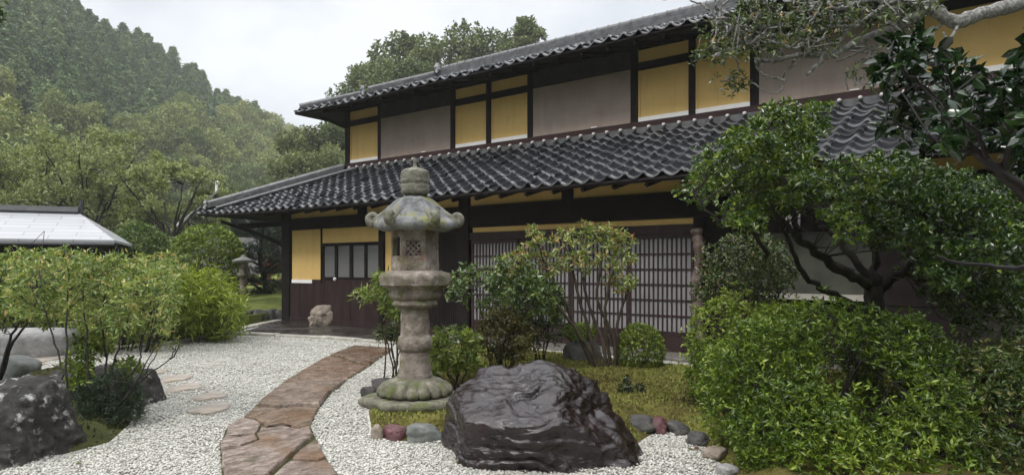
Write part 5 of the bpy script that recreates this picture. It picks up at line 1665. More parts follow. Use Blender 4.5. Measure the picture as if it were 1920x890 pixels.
# ---- shed with a pale metal roof
shed = tag(empty('garden_shed', (0, 0, 0)), 'low dark shed with a pale grey metal roof and dark ridge', 'shed')
eL = Vector((-13.1 - 4.7, 17.5 - 2.0, 2.17)); eR = Vector((-10.77, 18.5, 2.17))
dirx = (eR - eL).normalized(); diry = Vector((-dirx.y, dirx.x, 0))
rR = P(148, 399, 20.2); rL = rR - dirx * 7.5
bR = eR + diry * (2 * (rR - eR).dot(diry)); bL = eL + diry * (2 * (rR - eR).dot(diry))
th = Vector((0, 0, -0.07))
m = MB(); pts = [eL, eR, rR, rL, bR, bL]
m.v = [tuple(p) for p in pts] + [tuple(p + th) for p in pts]
for q in ((0, 1, 2, 3), (1, 4, 2), (3, 2, 4, 5), (7, 6, 9, 8), (6, 7, 1, 0), (7, 10, 4, 1), (10, 7, 8), (11, 5, 4, 10), (8, 9, 11, 10), (0, 3, 9, 6), (3, 5, 11, 9)): m.face(list(q))
t = NT('pale_metal_roof')
br = t.n("ShaderNodeTexBrick"); br.inputs['Scale'].default_value = 1.0; br.offset = 0.5
br.inputs['Brick Width'].default_value = 1.2; br.inputs['Row Height'].default_value = 0.28; br.inputs['Mortar Size'].default_value = 0.012
br.inputs['Color1'].default_value = (0.36, 0.37, 0.385, 1); br.inputs['Color2'].default_value = (0.42, 0.43, 0.445, 1); br.inputs['Mortar'].default_value = (0.18, 0.19, 0.2, 1)
mp = t.n("ShaderNodeMapping"); mp.inputs['Rotation'].default_value = (0, 0, -math.atan2(dirx.y, dirx.x))
t.l(t.tc.outputs['Object'], mp.inputs[0]); t.l(mp.outputs[0], br.inputs[0])
M['metal_roof'] = t.bsdf(br.outputs[0], 0.32, 0.6)
rf = m.build('roof', M['metal_roof'], shed)
M['dark_metal'] = simple('dark_metal', (0.03, 0.032, 0.036), (0.055, 0.056, 0.06), 3, 0.4, 0.1)
m = MB(); m.tube([rL + Vector((0, 0, 0.02)), rR + Vector((0, 0, 0.02))], 0.17, 6); m.build('ridge', M['dark_metal'], rf)
m = MB(); m.tube([rR + dirx * 0.02 + Vector((0, 0, -0.1)), rR + dirx * 0.06 + Vector((0, 0, 0.36))], [0.11, 0.05], 6); m.build('ridge_end', M['dark_metal'], rf)
m = MB(); m.tube([eL + Vector((0, 0, -0.12)), eR + Vector((0, 0, -0.12))], 0.05, 6); m.build('gutter', M['dark_metal'], rf)
m = MB()
i0 = eL + diry * 0.5; i1 = eR + diry * 0.5 - dirx * 0.6; i2 = bR - diry * 0.5 - dirx * 0.6; i3 = bL - diry * 0.5
m.prism([(p.x, p.y) for p in (i0, i1, i2, i3)], -0.05, 2.2); m.build('wall', M['dark_wood'], shed)

# distant house with a pale roof seen under the eave
dh = tag(empty('distant_house', (0, 0, 0)), 'distant house with a whitish roof and a chimney pipe, glimpsed beside the eave', 'house')
a = P(408, 356, 44)
u_ = Vector((0.85, 0.5, 0)).normalized(); w_ = Vector((-u_.y, u_.x, 0))
m = MB()
pk = a; z_e = P(458, 438, 40).z
pts = [pk, pk + w_ * 9, pk + u_ * 3.0 - Vector((0, 0, pk.z - z_e)), pk + u_ * 3.0 - Vector((0, 0, pk.z - z_e)) + w_ * 9, pk - u_ * 3.0 - Vector((0, 0, pk.z - z_e)), pk - u_ * 3.0 - Vector((0, 0, pk.z - z_e)) + w_ * 9]
m.v = [tuple(p) for p in pts] + [tuple(p - Vector((0, 0, 0.15))) for p in pts]
for q in ((0, 2, 3, 1), (0, 1, 5, 4), (6, 7, 9, 8), (6, 10, 11, 7), (0, 4, 10, 6), (2, 0, 6, 8), (1, 3, 9, 7), (5, 1, 7, 11), (2, 8, 9, 3), (4, 5, 11, 10)): m.face(list(q))
rf = m.build('roof', M['rock_pale'], dh)
m = MB()
b4 = [pk - u_ * 2.7 + w_ * 0.3, pk + u_ * 2.7 + w_ * 0.3, pk + u_ * 2.7 + w_ * 8.7, pk - u_ * 2.7 + w_ * 8.7]
m.prism([(p.x, p.y) for p in b4], -0.05, z_e); m.build('wall', M['rock_pale'], dh)
m = MB(); m.tube([pk + w_ * 0.5 + Vector((0, 0, -0.2)), pk + w_ * 0.5 + Vector((0, 0, 0.55))], 0.09, 8); m.tube([pk + w_ * 0.5 + Vector((-0.2, 0, 0.55)), pk + w_ * 0.5 + Vector((0.2, 0, 0.55))], 0.08, 8)
m.build('chimney_pipe', M['white_trim'], rf)

# ================================================================== GARDEN PLANTS
def stems_plant(name, base, label, cat, stem_paths, mats, group=None):
    e = tag(empty(name, base), label, cat, group)
    return e
def rel(p, e): return Vector(p) - e.location

# --- left: nandina in the corner bed
rng = np.random.default_rng(500)
nb = G(190, 806); nb = Vector((nb.x, nb.y, 0.06))
nan = tag(empty('nandina_shrub', nb), 'tall nandina shrub with thin dark stems and feathery leaves behind the corner rock', 'shrub')
stems = [
    [(130, 815, 5.9), (126, 690, 6.0), (124, 600, 6.1), (128, 510, 6.2), (120, 470, 6.2)],
    [(168, 800, 6.1), (166, 700, 6.2), (160, 600, 6.3), (150, 500, 6.4)],
    [(185, 800, 6.2), (205, 715, 6.3), (225, 640, 6.4), (236, 612, 6.5), (250, 560, 6.6)],
    [(200, 800, 6.2), (220, 730, 6.3), (258, 682, 6.4), (265, 655, 6.5), (280, 590, 6.6)],
    [(190, 805, 6.1), (200, 690, 6.4), (190, 600, 6.5), (205, 520, 6.6), (215, 480, 6.7)],
    [(110, 800, 6.1), (118, 720, 6.0), (112, 670, 6.1), (90, 600, 6.2), (70, 540, 6.3)],
]
mb = MB(); sk = []
for s in stems:
    pts, rd = smooth_poly([rel(P(*q), nan) for q in s], np.linspace(0.0115, 0.005, len(s)), 5, rng, 0.006)
    mb.tube(pts, rd, 5); sk += pts[len(pts) // 3:]
# bare twigs arching to the right over the gravel
for s in ([(205, 795, 6.15), (235, 745, 6.1), (280, 700, 6.1), (318, 672, 6.1), (330, 648, 6.1)], [(205, 795, 6.2), (245, 730, 6.1), (278, 690, 6.1), (296, 655, 6.1)],
          [(195, 800, 6.2), (240, 740, 6.2), (270, 690, 6.2), (300, 640, 6.3)], [(318, 672, 6.1), (326, 668, 6.1), (340, 640, 6.15)]):
    pts, rd = smooth_poly([rel(P(*q), nan) for q in s], np.linspace(0.010, 0.0035, len(s)), 5, rng, 0.006)
    mb.tube(pts, rd, 5)
C = []
for _ in range(120):
    px = rng.uniform(20, 320); top = np.interp(px, [0, 60, 130, 200, 260, 330], [485, 462, 452, 458, 470, 500]); bot = np.interp(px, [0, 100, 200, 330], [590, 600, 610, 610])
    py = rng.uniform(top + 14, bot)
    C.append(tuple(rel(P(px, py, rng.uniform(5.9, 7.2)), nan)))
twigs_to(mb, rng, sk, C, 0.0045, 0.002, 0.12, 3)
mb.build('stems', M['twig_dark'], nan, True)
p, d = cluster_tips(rng, C, rng.uniform(0.08, 0.2, len(C)), 19, 0.5, 0.1)
foliage('foliage', M['l_nandina'], nan, rng, p, d, 4, 1.0, 0.054, 0.017, 0.02, jitter=0.45)
# low leafy part of the shrub
lo = [(160, 665, 6.4), (150, 690, 6.3), (185, 650, 6.5), (140, 720, 6.2), (240, 690, 6.5), (165, 640, 6.5)]
q = [tuple(rel(P(*a), nan)) for a in lo]
p, d = cluster_tips(rng, q, 0.14, 45, 0.8, 0.3)
foliage('low_foliage', M['l_light'], nan, rng, p, d, 5, 1.0, 0.06, 0.026, 0.02)
# juniper at the foot
jb = G(205, 800); ju = tag(empty('juniper_shrub', (jb.x, jb.y, 0.05)), 'low grey green juniper at the foot of the nandina stems', 'shrub')
rng = np.random.default_rng(501)
p, d = shell_tips(rng, 1500, [((0.0, 0.1, 0.20), (0.24, 0.22, 0.24)), ((0.16, 0.05, 0.12), (0.16, 0.18, 0.16)), ((-0.16, 0.0, 0.15), (0.18, 0.15, 0.18)), ((-0.02, -0.1, 0.10), (0.2, 0.14, 0.12))], 0.22, 14, 0.5, -0.4, 0.7, 0.0)
foliage('foliage', M['l_juniper'], ju, rng, p, d, 8, 0.6, 0.035, 0.006, 0.02)
mb = MB()
for i in range(40):
    a = rng.uniform(0, 6.28); q = p[rng.integers(len(p))]
    mb.tube([(rng.normal() * .04, rng.normal() * .04, -0.03), tuple(q * 0.5 + np.array([0, 0, 0.02])), tuple(q)], [0.006, 0.004, 0.002], 4)
mb.build('stems', M['twig_dark'], ju, True)
# far left shrub with dark glossy leaves
rng = np.random.default_rng(502)
fb_ = G(-10, 735); fl = tag(empty('glossy_shrub', fb_), 'shrub with small glinting leaves and dark forked stems at the left edge', 'shrub')
mb = MB(); sk = []
for s in ([(-6, 740, 7.9), (10, 660, 7.8), (32, 610, 7.8), (45, 580, 7.8), (50, 540, 7.8)], [(0, 720, 7.9), (25, 640, 7.8), (55, 600, 7.7), (62, 560, 7.7)], [(-20, 735, 7.9), (-15, 650, 7.9), (-10, 570, 8.0)]):
    pts, rd = smooth_poly([rel(P(*q), fl) for q in s], np.linspace(0.02, 0.007, len(s)), 5, rng, 0.006); mb.tube(pts, rd, 5); sk += pts[6:]
C = [tuple(rel(P(rng.uniform(-70, 105), rng.uniform(480, 612), rng.uniform(7.3, 8.5)), fl)) for _ in range(90)]
twigs_to(mb, rng, sk, C, 0.006, 0.002, 0.12, 3); mb.build('stems', M['twig_dark'], fl, True)
p, d = cluster_tips(rng, C, rng.uniform(0.1, 0.2, len(C)), 26, 0.7, 0.3)
foliage('foliage', M['l_light'], fl, rng, p, d, 5, 1.1, 0.05, 0.024, 0.02, jitter=0.5)
# bright bamboo grass by the house corner
rng = np.random.default_rng(503)
bb = G(370, 634); bg = tag(empty('bamboo_grass', (bb.x, bb.y, 0)), 'bright yellow green bamboo grass clump left of the entrance paving', 'shrub')
C = []
for _ in range(115):
    px = rng.uniform(258, 440); Y = rng.uniform(12.3, 14.8)
    top = np.interp(px, [250, 300, 360, 400, 430, 450], [500, 488, 478, 490, 520, 560])
    C.append(tuple(rel(P(px, rng.uniform(top + 24, 626), Y), bg)))
p, d = cluster_tips(rng, C, rng.uniform(0.16, 0.32, len(C)), 24, 0.9, 0.5)
foliage('foliage', M['l_bamboo'], bg, rng, p, d, 4, 0.9, 0.15, 0.026, 0.03, droop=0.25, jitter=0.4)
mb = MB()
for c in C[::2]:
    mb.tube([(c[0] * 0.75 + rng.normal() * .1, c[1] * 0.75, -0.02), (c[0] * 0.9, c[1] * 0.9, c[2] * 0.5), c], [0.008, 0.006, 0.003], 4)
mb.build('stems', M['twig'], bg, True)
# duller nandina behind
rng = np.random.default_rng(504)
bb = G(215, 648); bg = tag(empty('green_shrub', (bb.x, bb.y, 0)), 'dull green feathery shrub between the nandina and the bright bamboo grass', 'shrub')
C = []
for _ in range(110):
    px = rng.uniform(120, 330); Y = rng.uniform(11.0, 13.5)
    C.append(tuple(rel(P(px, rng.uniform(490, 640), Y), bg)))
p, d = cluster_tips(rng, C, rng.uniform(0.16, 0.3, len(C)), 22, 0.8, 0.4)
foliage('foliage', M['l_nandina'], bg, rng, p, d, 4, 1.0, 0.10, 0.03, 0.03, jitter=0.45)
mb = MB()
for c in C[::2]:
    mb.tube([(c[0] * 0.7, c[1] * 0.7, -0.02), (c[0] * 0.9, c[1] * 0.9, c[2] * 0.5), c], [0.012, 0.008, 0.003], 4)
mb.build('stems', M['twig_dark'], bg, True)

# --- right of the lantern
def shrub(name, base_px, Y, seed, label, area, mat, ncl, per, leaf, width, crad, nst=6, bark='twig', k=5, spread=1.0, dY=0.5, sr=0.012, flat=0.8, up=0.4, detailed=False, jitter=0.4, base_z=0.0, twig=0.005, stems=None, cat='shrub', leaf_part='foliage'):
    """area: list of (px,py) outline in view whose depth is filled, Y distance"""
    rng = np.random.default_rng(seed)
    b = G(base_px[0], base_px[1], base_z); b = Vector((P(base_px[0], base_px[1], Y).x, Y, base_z))
    e = tag(empty(name, b), label, cat)
    xs = [a[0] for a in area]; ys = [a[1] for a in area]
    C = []
    while len(C) < ncl:
        px, py = rng.uniform(min(xs), max(xs)), rng.uniform(min(ys), max(ys))
        if poly_sd(area, np.array([px]), np.array([py]))[0] > 2: C.append(tuple(rel(P(px, py, Y + rng.uniform(-dY, dY)), e)))
    mb = MB(); sk = []
    if stems:
        for s in stems:
            pts, rd = smooth_poly([rel(P(*q[:3]), e) for q in s], np.linspace(sr, sr * 0.35, len(s)), 5, rng, 0.006); mb.tube(pts, rd, 6); sk += pts[4:]
    else:
        for i in range(nst):
            c = np.array(C[rng.integers(len(C))])
            st = np.array([rng.normal() * 0.05, rng.normal() * 0.05, -0.04])
            pts, rd = smooth_poly([st, st * 0.6 + c * 0.35 + np.array([0, 0, c[2] * 0.12]), c], [sr, sr * 0.7, sr * 0.3], 5, rng, 0.008)
            mb.tube(pts, rd, 5); sk += pts[3:]
    twigs_to(mb, rng, sk, C, twig, 0.002, 0.12, 3)
    mb.build('stems', M[bark], e, True)
    p, d = cluster_tips(rng, C, rng.uniform(0.7, 1.3, len(C)) * crad, per, flat, up)
    foliage(leaf_part, M[mat], e, rng, p, d, k, spread, leaf, leaf * width, leaf * 0.3, jitter=jitter, detailed=detailed)
    return e
shrub('azalea_shrub', (1138, 706), 8.8, 510, 'leggy azalea with many slanting bare stems and sparse yellowing leaves', 
      [(985, 425), (1040, 418), (1100, 422), (1150, 428), (1190, 436), (1185, 470), (1195, 500), (1200, 530), (1170, 555), (1120, 520), (1080, 500), (1040, 520), (1000, 530), (945, 510), (930, 490), (975, 465)],
      'l_sparse', 90, 8, 0.066, 0.38, 0.09, bark='twig', dY=0.55, sr=0.028, jitter=0.75, base_z=0.08,
      stems=[[(1120, 706, 8.8), (1090, 640, 8.75), (1060, 570, 8.7), (1030, 510, 8.7), (1010, 460, 8.65)], [(1130, 706, 8.8), (1110, 640, 8.8), (1085, 560, 8.8), (1070, 490, 8.8), (1050, 440, 8.8)],
             [(1138, 706, 8.85), (1130, 640, 8.9), (1100, 560, 9.0), (1090, 480, 9.0), (1095, 435, 9.0)], [(1145, 706, 8.8), (1140, 650, 8.7), (1135, 590, 8.6), (1145, 520, 8.5), (1160, 480, 8.5)],
             [(1155, 706, 8.85), (1158, 650, 8.9), (1160, 600, 8.9), (1175, 550, 8.9), (1185, 515, 8.9)], [(1125, 706, 8.75), (1100, 650, 8.6), (1060, 590, 8.5), (1010, 540, 8.45), (965, 500, 8.4)],
             [(1150, 706, 8.8), (1152, 640, 8.75), (1120, 560, 8.7), (1130, 480, 8.65), (1140, 440, 8.6)]])
shrub('broadleaf_shrub', (925, 690), 8.6, 511, 'dark glossy broadleaf shrub in front of the lattice doors, right of the lantern',
      [(838, 520), (870, 503), (920, 498), (980, 495), (1040, 520), (1050, 560), (1030, 600), (980, 600), (930, 590), (880, 570), (845, 560)], 'l_shrub', 62, 10, 0.075, 0.42, 0.15, bark='twig_dark', dY=0.5, base_z=0.05)
shrub('light_shrub', (858, 712), 7.7, 512, 'small light green shrub right behind the lantern column',
      [(805, 650), (820, 610), (850, 600), (885, 620), (905, 645), (895, 690), (850, 700), (800, 700), (790, 680)], 'l_light', 42, 9, 0.068, 0.42, 0.10, bark='twig_dark', dY=0.35, base_z=0.05, jitter=0.7)
shrub('brownish_shrub', (948, 672), 8.3, 513, 'small brownish green azalea just above the wet dark rock',
      [(905, 600), (940, 575), (985, 590), (998, 640), (985, 672), (915, 675), (895, 640)], 'l_brownish', 60, 14, 0.06, 0.3, 0.10, dY=0.3, base_z=0.05)
shrub('maple_sprig', (742, 640), 8.2, 514, 'light green narrow leaved shrub peeping out left of the lantern platform',
      [(690, 520), (720, 512), (760, 530), (760, 600), (735, 590), (700, 570), (675, 560)], 'l_light', 26, 13, 0.085, 0.22, 0.11, nst=4, dY=0.25, k=4)
shrub('fern_plant', (735, 650), 8.4, 515, 'soft dull green fern left of the lantern column near the paving',
      [(705, 620), (740, 605), (770, 610), (770, 645), (720, 648)], 'l_grey', 22, 16, 0.06, 0.22, 0.1, nst=4, dY=0.2)
shrub('leafy_shrub', (1010, 640), 9.4, 516, 'dark small leaved shrub behind the leggy azalea against the lattice doors',
      [(975, 545), (1020, 535), (1065, 560), (1070, 610), (1040, 640), (985, 640), (975, 600)], 'l_grey', 45, 13, 0.055, 0.4, 0.12, bark='twig_dark', dY=0.3, base_z=0.05)
# clipped round azaleas
c = P(1200, 655, 8.95); dome('round_azalea', (c.x, c.y, c.z), (0.31, 0.30, 0.34), 'l_clip', 520, 1500, 0.036, 'small round clipped azalea right of the leggy bare stems', 'bush')
c = P(1085, 622, 9.6); dome('round_azalea', (c.x, c.y, c.z), (0.22, 0.2, 0.12), 'l_clip', 521, 500, 0.036, 'tuft of light azalea leaves over the dark mossy boulder', 'bush')
# little dark sprigs and moss sprigs on the mound
rng = np.random.default_rng(530)
n = 100000
x = rng.uniform(-2.0, 6.0, n); y = rng.uniform(4.6, 11.5, n)
sd = poly_sd(isl, x, y)
sn = SN(rng, 2.2)
ok = sd > 0.03
x, y, sd = x[ok], y[ok], sd[ok]
ok = np.hypot(x - LAN[0], y - LAN[1]) > 0.5
x, y, sd = x[ok], y[ok], sd[ok]
q0 = np.stack([x, y, 0 * x], 1)
pts = np.stack([x, y, moss_h(x, y, sd, 0.16, 0.55) + (MOSS_SN[0](q0) * 0.02 + MOSS_SN[1](q0) * 0.008) * np.clip(sd * 6, 0, 1) - 0.003], 1)
d = unit(rng.normal(size=pts.shape) * 0.6 + np.array([0, 0, 0.9]))
V, T, q = leaf_geo(pts, d, rng.uniform(0.018, 0.045, len(x)), rng.uniform(0.008, 0.018, len(x)), rng)
o = link('moss_sprigs', np_mesh('moss_sprigs', V, [T], rnd=np.repeat(np.clip(0.5 + 0.5 * SN(rng, 3)(pts) + rng.normal(size=len(x)) * 0.2, 0, 1), q)), M['l_moss'])
tag(o, 'short yellow green moss and grass sprigs on the mound', 'moss', kind='stuff')
rng = np.random.default_rng(531)
n = 9000
x = rng.uniform(-6.5, -2.6, n); y = rng.uniform(4.8, 9.5, n)
sd = poly_sd(bed, x, y); ok = sd > 0.0
x, y, sd = x[ok], y[ok], sd[ok]
pts = np.stack([x, y, np.minimum(0.12, sd * 0.5)], 1)
d = unit(rng.normal(size=pts.shape) * 0.8 + np.array([0, 0, 0.6]))
V, T, q = leaf_geo(pts, d, rng.uniform(0.02, 0.06, len(x)), rng.uniform(0.008, 0.02, len(x)), rng)
o = link('bed_sprigs', np_mesh('bed_sprigs', V, [T], rnd=np.repeat(np.clip(0.35 + 0.5 * SN(rng, 4)(pts) + rng.normal(size=len(x)) * 0.25, 0, 1), q)), M['l_brownish'])
tag(o, 'dead leaves and small sprigs on the soil of the corner bed', 'ground cover', kind='stuff')
for i, (px, py) in enumerate(((1176, 748), (1166, 766), (1200, 764), (1178, 768))):
    c = G(px, py); s = c.y / F
    dome('dark_sprig', (c.x, c.y, 0.2), (0.035, 0.03, 0.06), 'l_camellia', 540 + i, 30, 0.03, ['tall dark sprig on the moss mound right of the wet rock', 'dark sprig nearest the wet rock on the moss', 'dark sprig rightmost on the moss mound', 'low dark sprig between the others on the moss'][i], 'plant', 'dark sprigs on the moss', zmin=0.1)
# low twiggy brown plant at the edge of the big azalea
shrub('twiggy_shrub', (1318, 800), 6.6, 517, 'low brownish twiggy plant where the moss meets the big azalea', [(1270, 740), (1300, 715), (1345, 735), (1350, 800), (1310, 812), (1280, 790)], 'l_brownish', 40, 12, 0.035, 0.3, 0.09, dY=0.2, base_z=0.1)

# --- big azaleas at the right
def azalea(name, center, lobes, n, mat, seed, label, leaf=0.043, gap=-0.45, k=6):
    rng = np.random.default_rng(seed)
    e = tag(empty(name, center), label, 'bush')
    p, d = shell_tips(rng, n, lobes, 0.15, 4.6, 0.62, gap, 0.45, 0.02)
    k_ = rng.uniform(0, 1, len(p)) < 0.10
    p[k_] += d[k_] * rng.uniform(0.03, 0.12, (k_.sum(), 1))
    sn = SN(rng, 3.0)
    tone = np.clip(0.47 + 0.28 * sn(p) + rng.normal(size=len(p)) * 0.12, 0, 1)
    foliage('foliage', M[mat], e, rng, p, d, k, 0.95, leaf, leaf * 0.36, 0.012, tone=tone, jitter=0.35)
    mb = MB(); sk = []
    for i in range(26):
        c = p[rng.integers(len(p))] * 0.9
        st = np.array([c[0] * 0.25 + rng.normal() * 0.12, c[1] * 0.25 + rng.normal() * 0.12, -0.05])
        pts, rd = smooth_poly([st, st * 0.5 + c * 0.5 + rng.normal(size=3) * 0.05, c], [0.018, 0.011, 0.004], 5, rng, 0.01); mb.tube(pts, rd, 5); sk += pts[3:]
    twigs_to(mb, rng, sk, p[rng.choice(len(p), 260)], 0.005, 0.002, 0.14, 3)
    mb.build('stems', M['twig_dark'], e, True)
    return e
def lobe(px, py, Y, rx, ry, rz, e):
    c = P(px, py, Y); return ((c.x - e[0], c.y - e[1], c.z), (rx, ry, rz))
e = P(1540, 800, 5.4); e = Vector((e.x, e.y, 0))
azalea('azalea_bush', e, [lobe(1560, 730, 5.3, 0.86, 0.62, 0.66, e), lobe(1440, 740, 5.2, 0.46, 0.5, 0.55, e), lobe(1500, 830, 4.7, 0.5, 0.45, 0.42, e), lobe(1660, 800, 4.9, 0.6, 0.5, 0.55, e), lobe(1690, 690, 5.4, 0.42, 0.45, 0.42, e), lobe(1560, 900, 4.5, 0.7, 0.4, 0.4, e), lobe(1700, 890, 4.55, 0.5, 0.4, 0.42, e), lobe(1440, 870, 4.8, 0.3, 0.3, 0.3, e)],
       8200, 'l_azalea', 601, 'big bright green azalea bush in the right foreground')
e = P(1400, 700, 6.5); e = Vector((e.x, e.y, 0))
azalea('azalea_bush', e, [lobe(1400, 640, 6.5, 0.52, 0.5, 0.50, e), lobe(1345, 690, 6.4, 0.25, 0.3, 0.38, e), lobe(1460, 640, 6.7, 0.4, 0.4, 0.45, e)], 2600, 'l_azalea', 602, 'light green azalea behind the left shoulder of the biggest azalea')
e = P(1850, 800, 5.0); e = Vector((e.x, e.y, 0))
azalea('azalea_bush', e, [lobe(1870, 800, 5.0, 0.42, 0.5, 0.52, e), lobe(1960, 760, 5.2, 0.5, 0.5, 0.55, e), lobe(1840, 900, 4.6, 0.5, 0.4, 0.38, e), lobe(1780, 830, 4.9, 0.32, 0.3, 0.45, e), lobe(1830, 740, 5.3, 0.34, 0.34, 0.38, e)], 5200, 'l_azalea2', 603, 'azalea bush at the right edge with shade painted into its leaves')
shrub('holly_shrub', (1400, 690), 7.4, 518, 'grey green small leaved shrub between the log post and the light azalea', [(1312, 490), (1345, 450), (1400, 440), (1460, 455), (1490, 500), (1480, 560), (1420, 590), (1350, 590), (1315, 560)],
      'l_grey', 90, 18, 0.045, 0.45, 0.14, bark='twig_dark', dY=0.5, base_z=0.1)

# --- evergreen tree with forked trunk
rng = np.random.default_rng(700)
tb = Vector((P(1640, 560, 6.3).x, 6.3, 0.1))
ev = tag(empty('evergreen_tree', tb), 'spreading evergreen tree with forked dark trunk and glossy small leaves behind the azalea', 'tree')
limbs = [
    ([(1640, 760, 6.3), (1638, 640, 6.3), (1640, 560, 6.3), (1632, 520, 6.3)], 0.10, 0.075),
    ([(1640, 540, 6.3), (1590, 515, 6.2), (1530, 470, 6.1), (1490, 440, 6.0), (1460, 405, 5.9), (1420, 350, 5.9), (1390, 300, 5.9)], 0.05, 0.014),
    ([(1500, 446, 6.0), (1485, 395, 6.0), (1470, 320, 6.1), (1470, 260, 6.1), (1478, 215, 6.1)], 0.032, 0.009),
    ([(1638, 600, 6.3), (1580, 560, 6.35), (1535, 540, 6.4), (1500, 500, 6.35), (1475, 440, 6.3), (1440, 380, 6.3), (1400, 345, 6.3), (1340, 320, 6.3)], 0.034, 0.010),
    ([(1635, 530, 6.3), (1590, 470, 6.4), (1550, 430, 6.5), (1510, 405, 6.5), (1480, 360, 6.6)], 0.038, 0.011),
    ([(1635, 530, 6.3), (1640, 470, 6.4), (1610, 420, 6.5), (1590, 360, 6.6), (1600, 320, 6.7)], 0.036, 0.011),
    ([(1645, 535, 6.3), (1690, 510, 6.2), (1720, 480, 6.1), (1760, 440, 6.0), (1800, 400, 6.0), (1840, 360, 6.0)], 0.042, 0.011),
    ([(1650, 545, 6.3), (1700, 500, 6.5), (1740, 440, 6.7), (1740, 380, 6.8), (1720, 330, 6.9)], 0.034, 0.010),
    ([(1440, 480, 6.0), (1400, 420, 5.8), (1370, 420, 5.7), (1330, 400, 5.6), (1300, 360, 5.6)], 0.02, 0.007),
]
mb = MB(); sk = []
for s, r0, r1 in limbs:
    pts, rd = smooth_poly([rel(P(*q), ev) for q in s], np.linspace(r0, r1, len(s)), 6, rng, 0.010); mb.tube(pts, rd, 8); sk += pts[6:]
area1 = [(1282, 345), (1300, 300), (1340, 280), (1370, 250), (1440, 195), (1500, 175), (1540, 200), (1550, 235), (1510, 270), (1540, 300), (1560, 330), (1530, 380), (1470, 420), (1400, 430), (1340, 410), (1290, 385)]
area2 = [(1500, 330), (1560, 300), (1640, 290), (1720, 300), (1800, 320), (1880, 330), (1960, 340), (1960, 560), (1880, 570), (1830, 570), (1770, 540), (1720, 480), (1660, 470), (1580, 440), (1520, 400)]
C = []
area3 = [(1690, 500), (1760, 520), (1830, 560), (1900, 540), (1940, 560), (1930, 640), (1850, 650), (1800, 600), (1740, 560), (1690, 540)]
for ar, nn, Y0, Y1 in ((area1, 105, 5.3, 6.6), (area2, 250, 5.0, 7.2), (area3, 20, 5.6, 6.4)):
    k0 = len(C)
    xs = [a[0] for a in ar]; ys = [a[1] for a in ar]
    while len(C) - k0 < nn:
        px, py = rng.uniform(min(xs), max(xs)), rng.uniform(min(ys), max(ys))
        if poly_sd(ar, np.array([px]), np.array([py]))[0] > 4: C.append(tuple(rel(P(px, py, rng.uniform(Y0, Y1)), ev)))
twigs_to(mb, rng, sk, C, 0.007, 0.002, 0.10, 4)
mb.build('trunk', M['bark'], ev, True)
p, d = cluster_tips(rng, C, rng.uniform(0.09, 0.18, len(C)), 24, 0.6, 0.5)
tone = np.clip(np.where(rel(P(1560, 300, 6), ev)[0] > p[:, 0], 0.55, 0.30) + rng.normal(size=len(p)) * 0.18, 0, 1)  # left half lighter, right half darker: light and shade painted into leaf tone
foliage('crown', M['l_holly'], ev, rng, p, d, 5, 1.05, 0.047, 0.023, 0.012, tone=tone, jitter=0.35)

# --- old lichened tree at the right edge whose limbs hang in from above
rng = np.random.default_rng(720)
ob = Vector((P(1930, 600, 6.6).x, 6.6, 0.0))
old = tag(empty('old_tree', ob), 'old grey lichened tree at the right edge with long crooked limbs over the roof', 'tree')
mb = MB(); sk = []
limbs = [
    ([(1925, 860, 6.6), (1905, 700, 6.6), (1908, 620, 6.6), (1922, 560, 6.6), (1928, 500, 6.6), (1930, 400, 6.5), (1990, 200, 6.3), (2030, 60, 6.0), (2010, -80, 5.6)], 0.42, 0.13),
    ([(2020, -20, 5.8), (1960, -20, 5.2), (1900, 10, 4.8), (1850, 22, 4.6), (1800, 40, 4.5), (1768, 32, 4.5), (1745, 0, 4.5), (1735, -40, 4.5)], 0.055, 0.036),
    ([(1775, 36, 4.5), (1740, 20, 4.5), (1700, 42, 4.5), (1650, 62, 4.5), (1600, 82, 4.5), (1560, 104, 4.5), (1500, 104, 4.5), (1450, 114, 4.5), (1415, 112, 4.5)], 0.034, 0.013),
    ([(1545, 102, 4.5), (1535, 120, 4.45), (1512, 140, 4.4)], 0.016, 0.010),
    ([(1735, -30, 4.5), (1660, -20, 4.55), (1600, 10, 4.6), (1520, 10, 4.6), (1450, 50, 4.6), (1400, 85, 4.6), (1340, 95, 4.6)], 0.028, 0.008),
    ([(1600, 10, 4.6), (1580, 40, 4.5), (1530, 60, 4.5), (1500, 90, 4.5)], 0.016, 0.008),
    ([(1740, 20, 4.5), (1690, 0, 4.4), (1640, 25, 4.4), (1600, 50, 4.4), (1560, 48, 4.4)], 0.018, 0.008),
    ([(1690, 45, 4.5), (1670, 10, 4.4), (1640, -20, 4.4)], 0.016, 0.009),
    ([(1415, 112, 4.5), (1430, 140, 4.5), (1470, 150, 4.45), (1450, 175, 4.4), (1400, 150, 4.4), (1370, 145, 4.4)], 0.009, 0.003),
    ([(1800, 40, 4.5), (1780, 80, 4.4), (1770, 60, 4.4)], 0.012, 0.006),
    ([(1560, 104, 4.5), (1580, 70, 4.5), (1610, 40, 4.5), (1650, 30, 4.5)], 0.014, 0.006),
    ([(1700, 90, 4.4), (1690, 120, 4.4), (1660, 150, 4.4), (1600, 160, 4.4)], 0.009, 0.003),
]
for q_ in range(26):
    x0_, y0_ = rng.uniform(1330, 1760), rng.uniform(-20, 100)
    a_ = rng.uniform(2.3, 4.2); pts_ = [(x0_, y0_, rng.uniform(4.3, 4.7))]
    for w_ in range(4):
        a_ += rng.normal() * 0.55
        pts_.append((pts_[-1][0] + math.cos(a_) * 34, pts_[-1][1] - math.sin(a_) * 22, pts_[-1][2] + rng.normal() * 0.05))
    near = min((p_ for l_ in limbs[2:8] for p_ in l_[0]), key=lambda p_: (p_[0] - x0_) ** 2 + (p_[1] - y0_) ** 2)
    limbs.append(([near] + pts_, 0.011, 0.004))
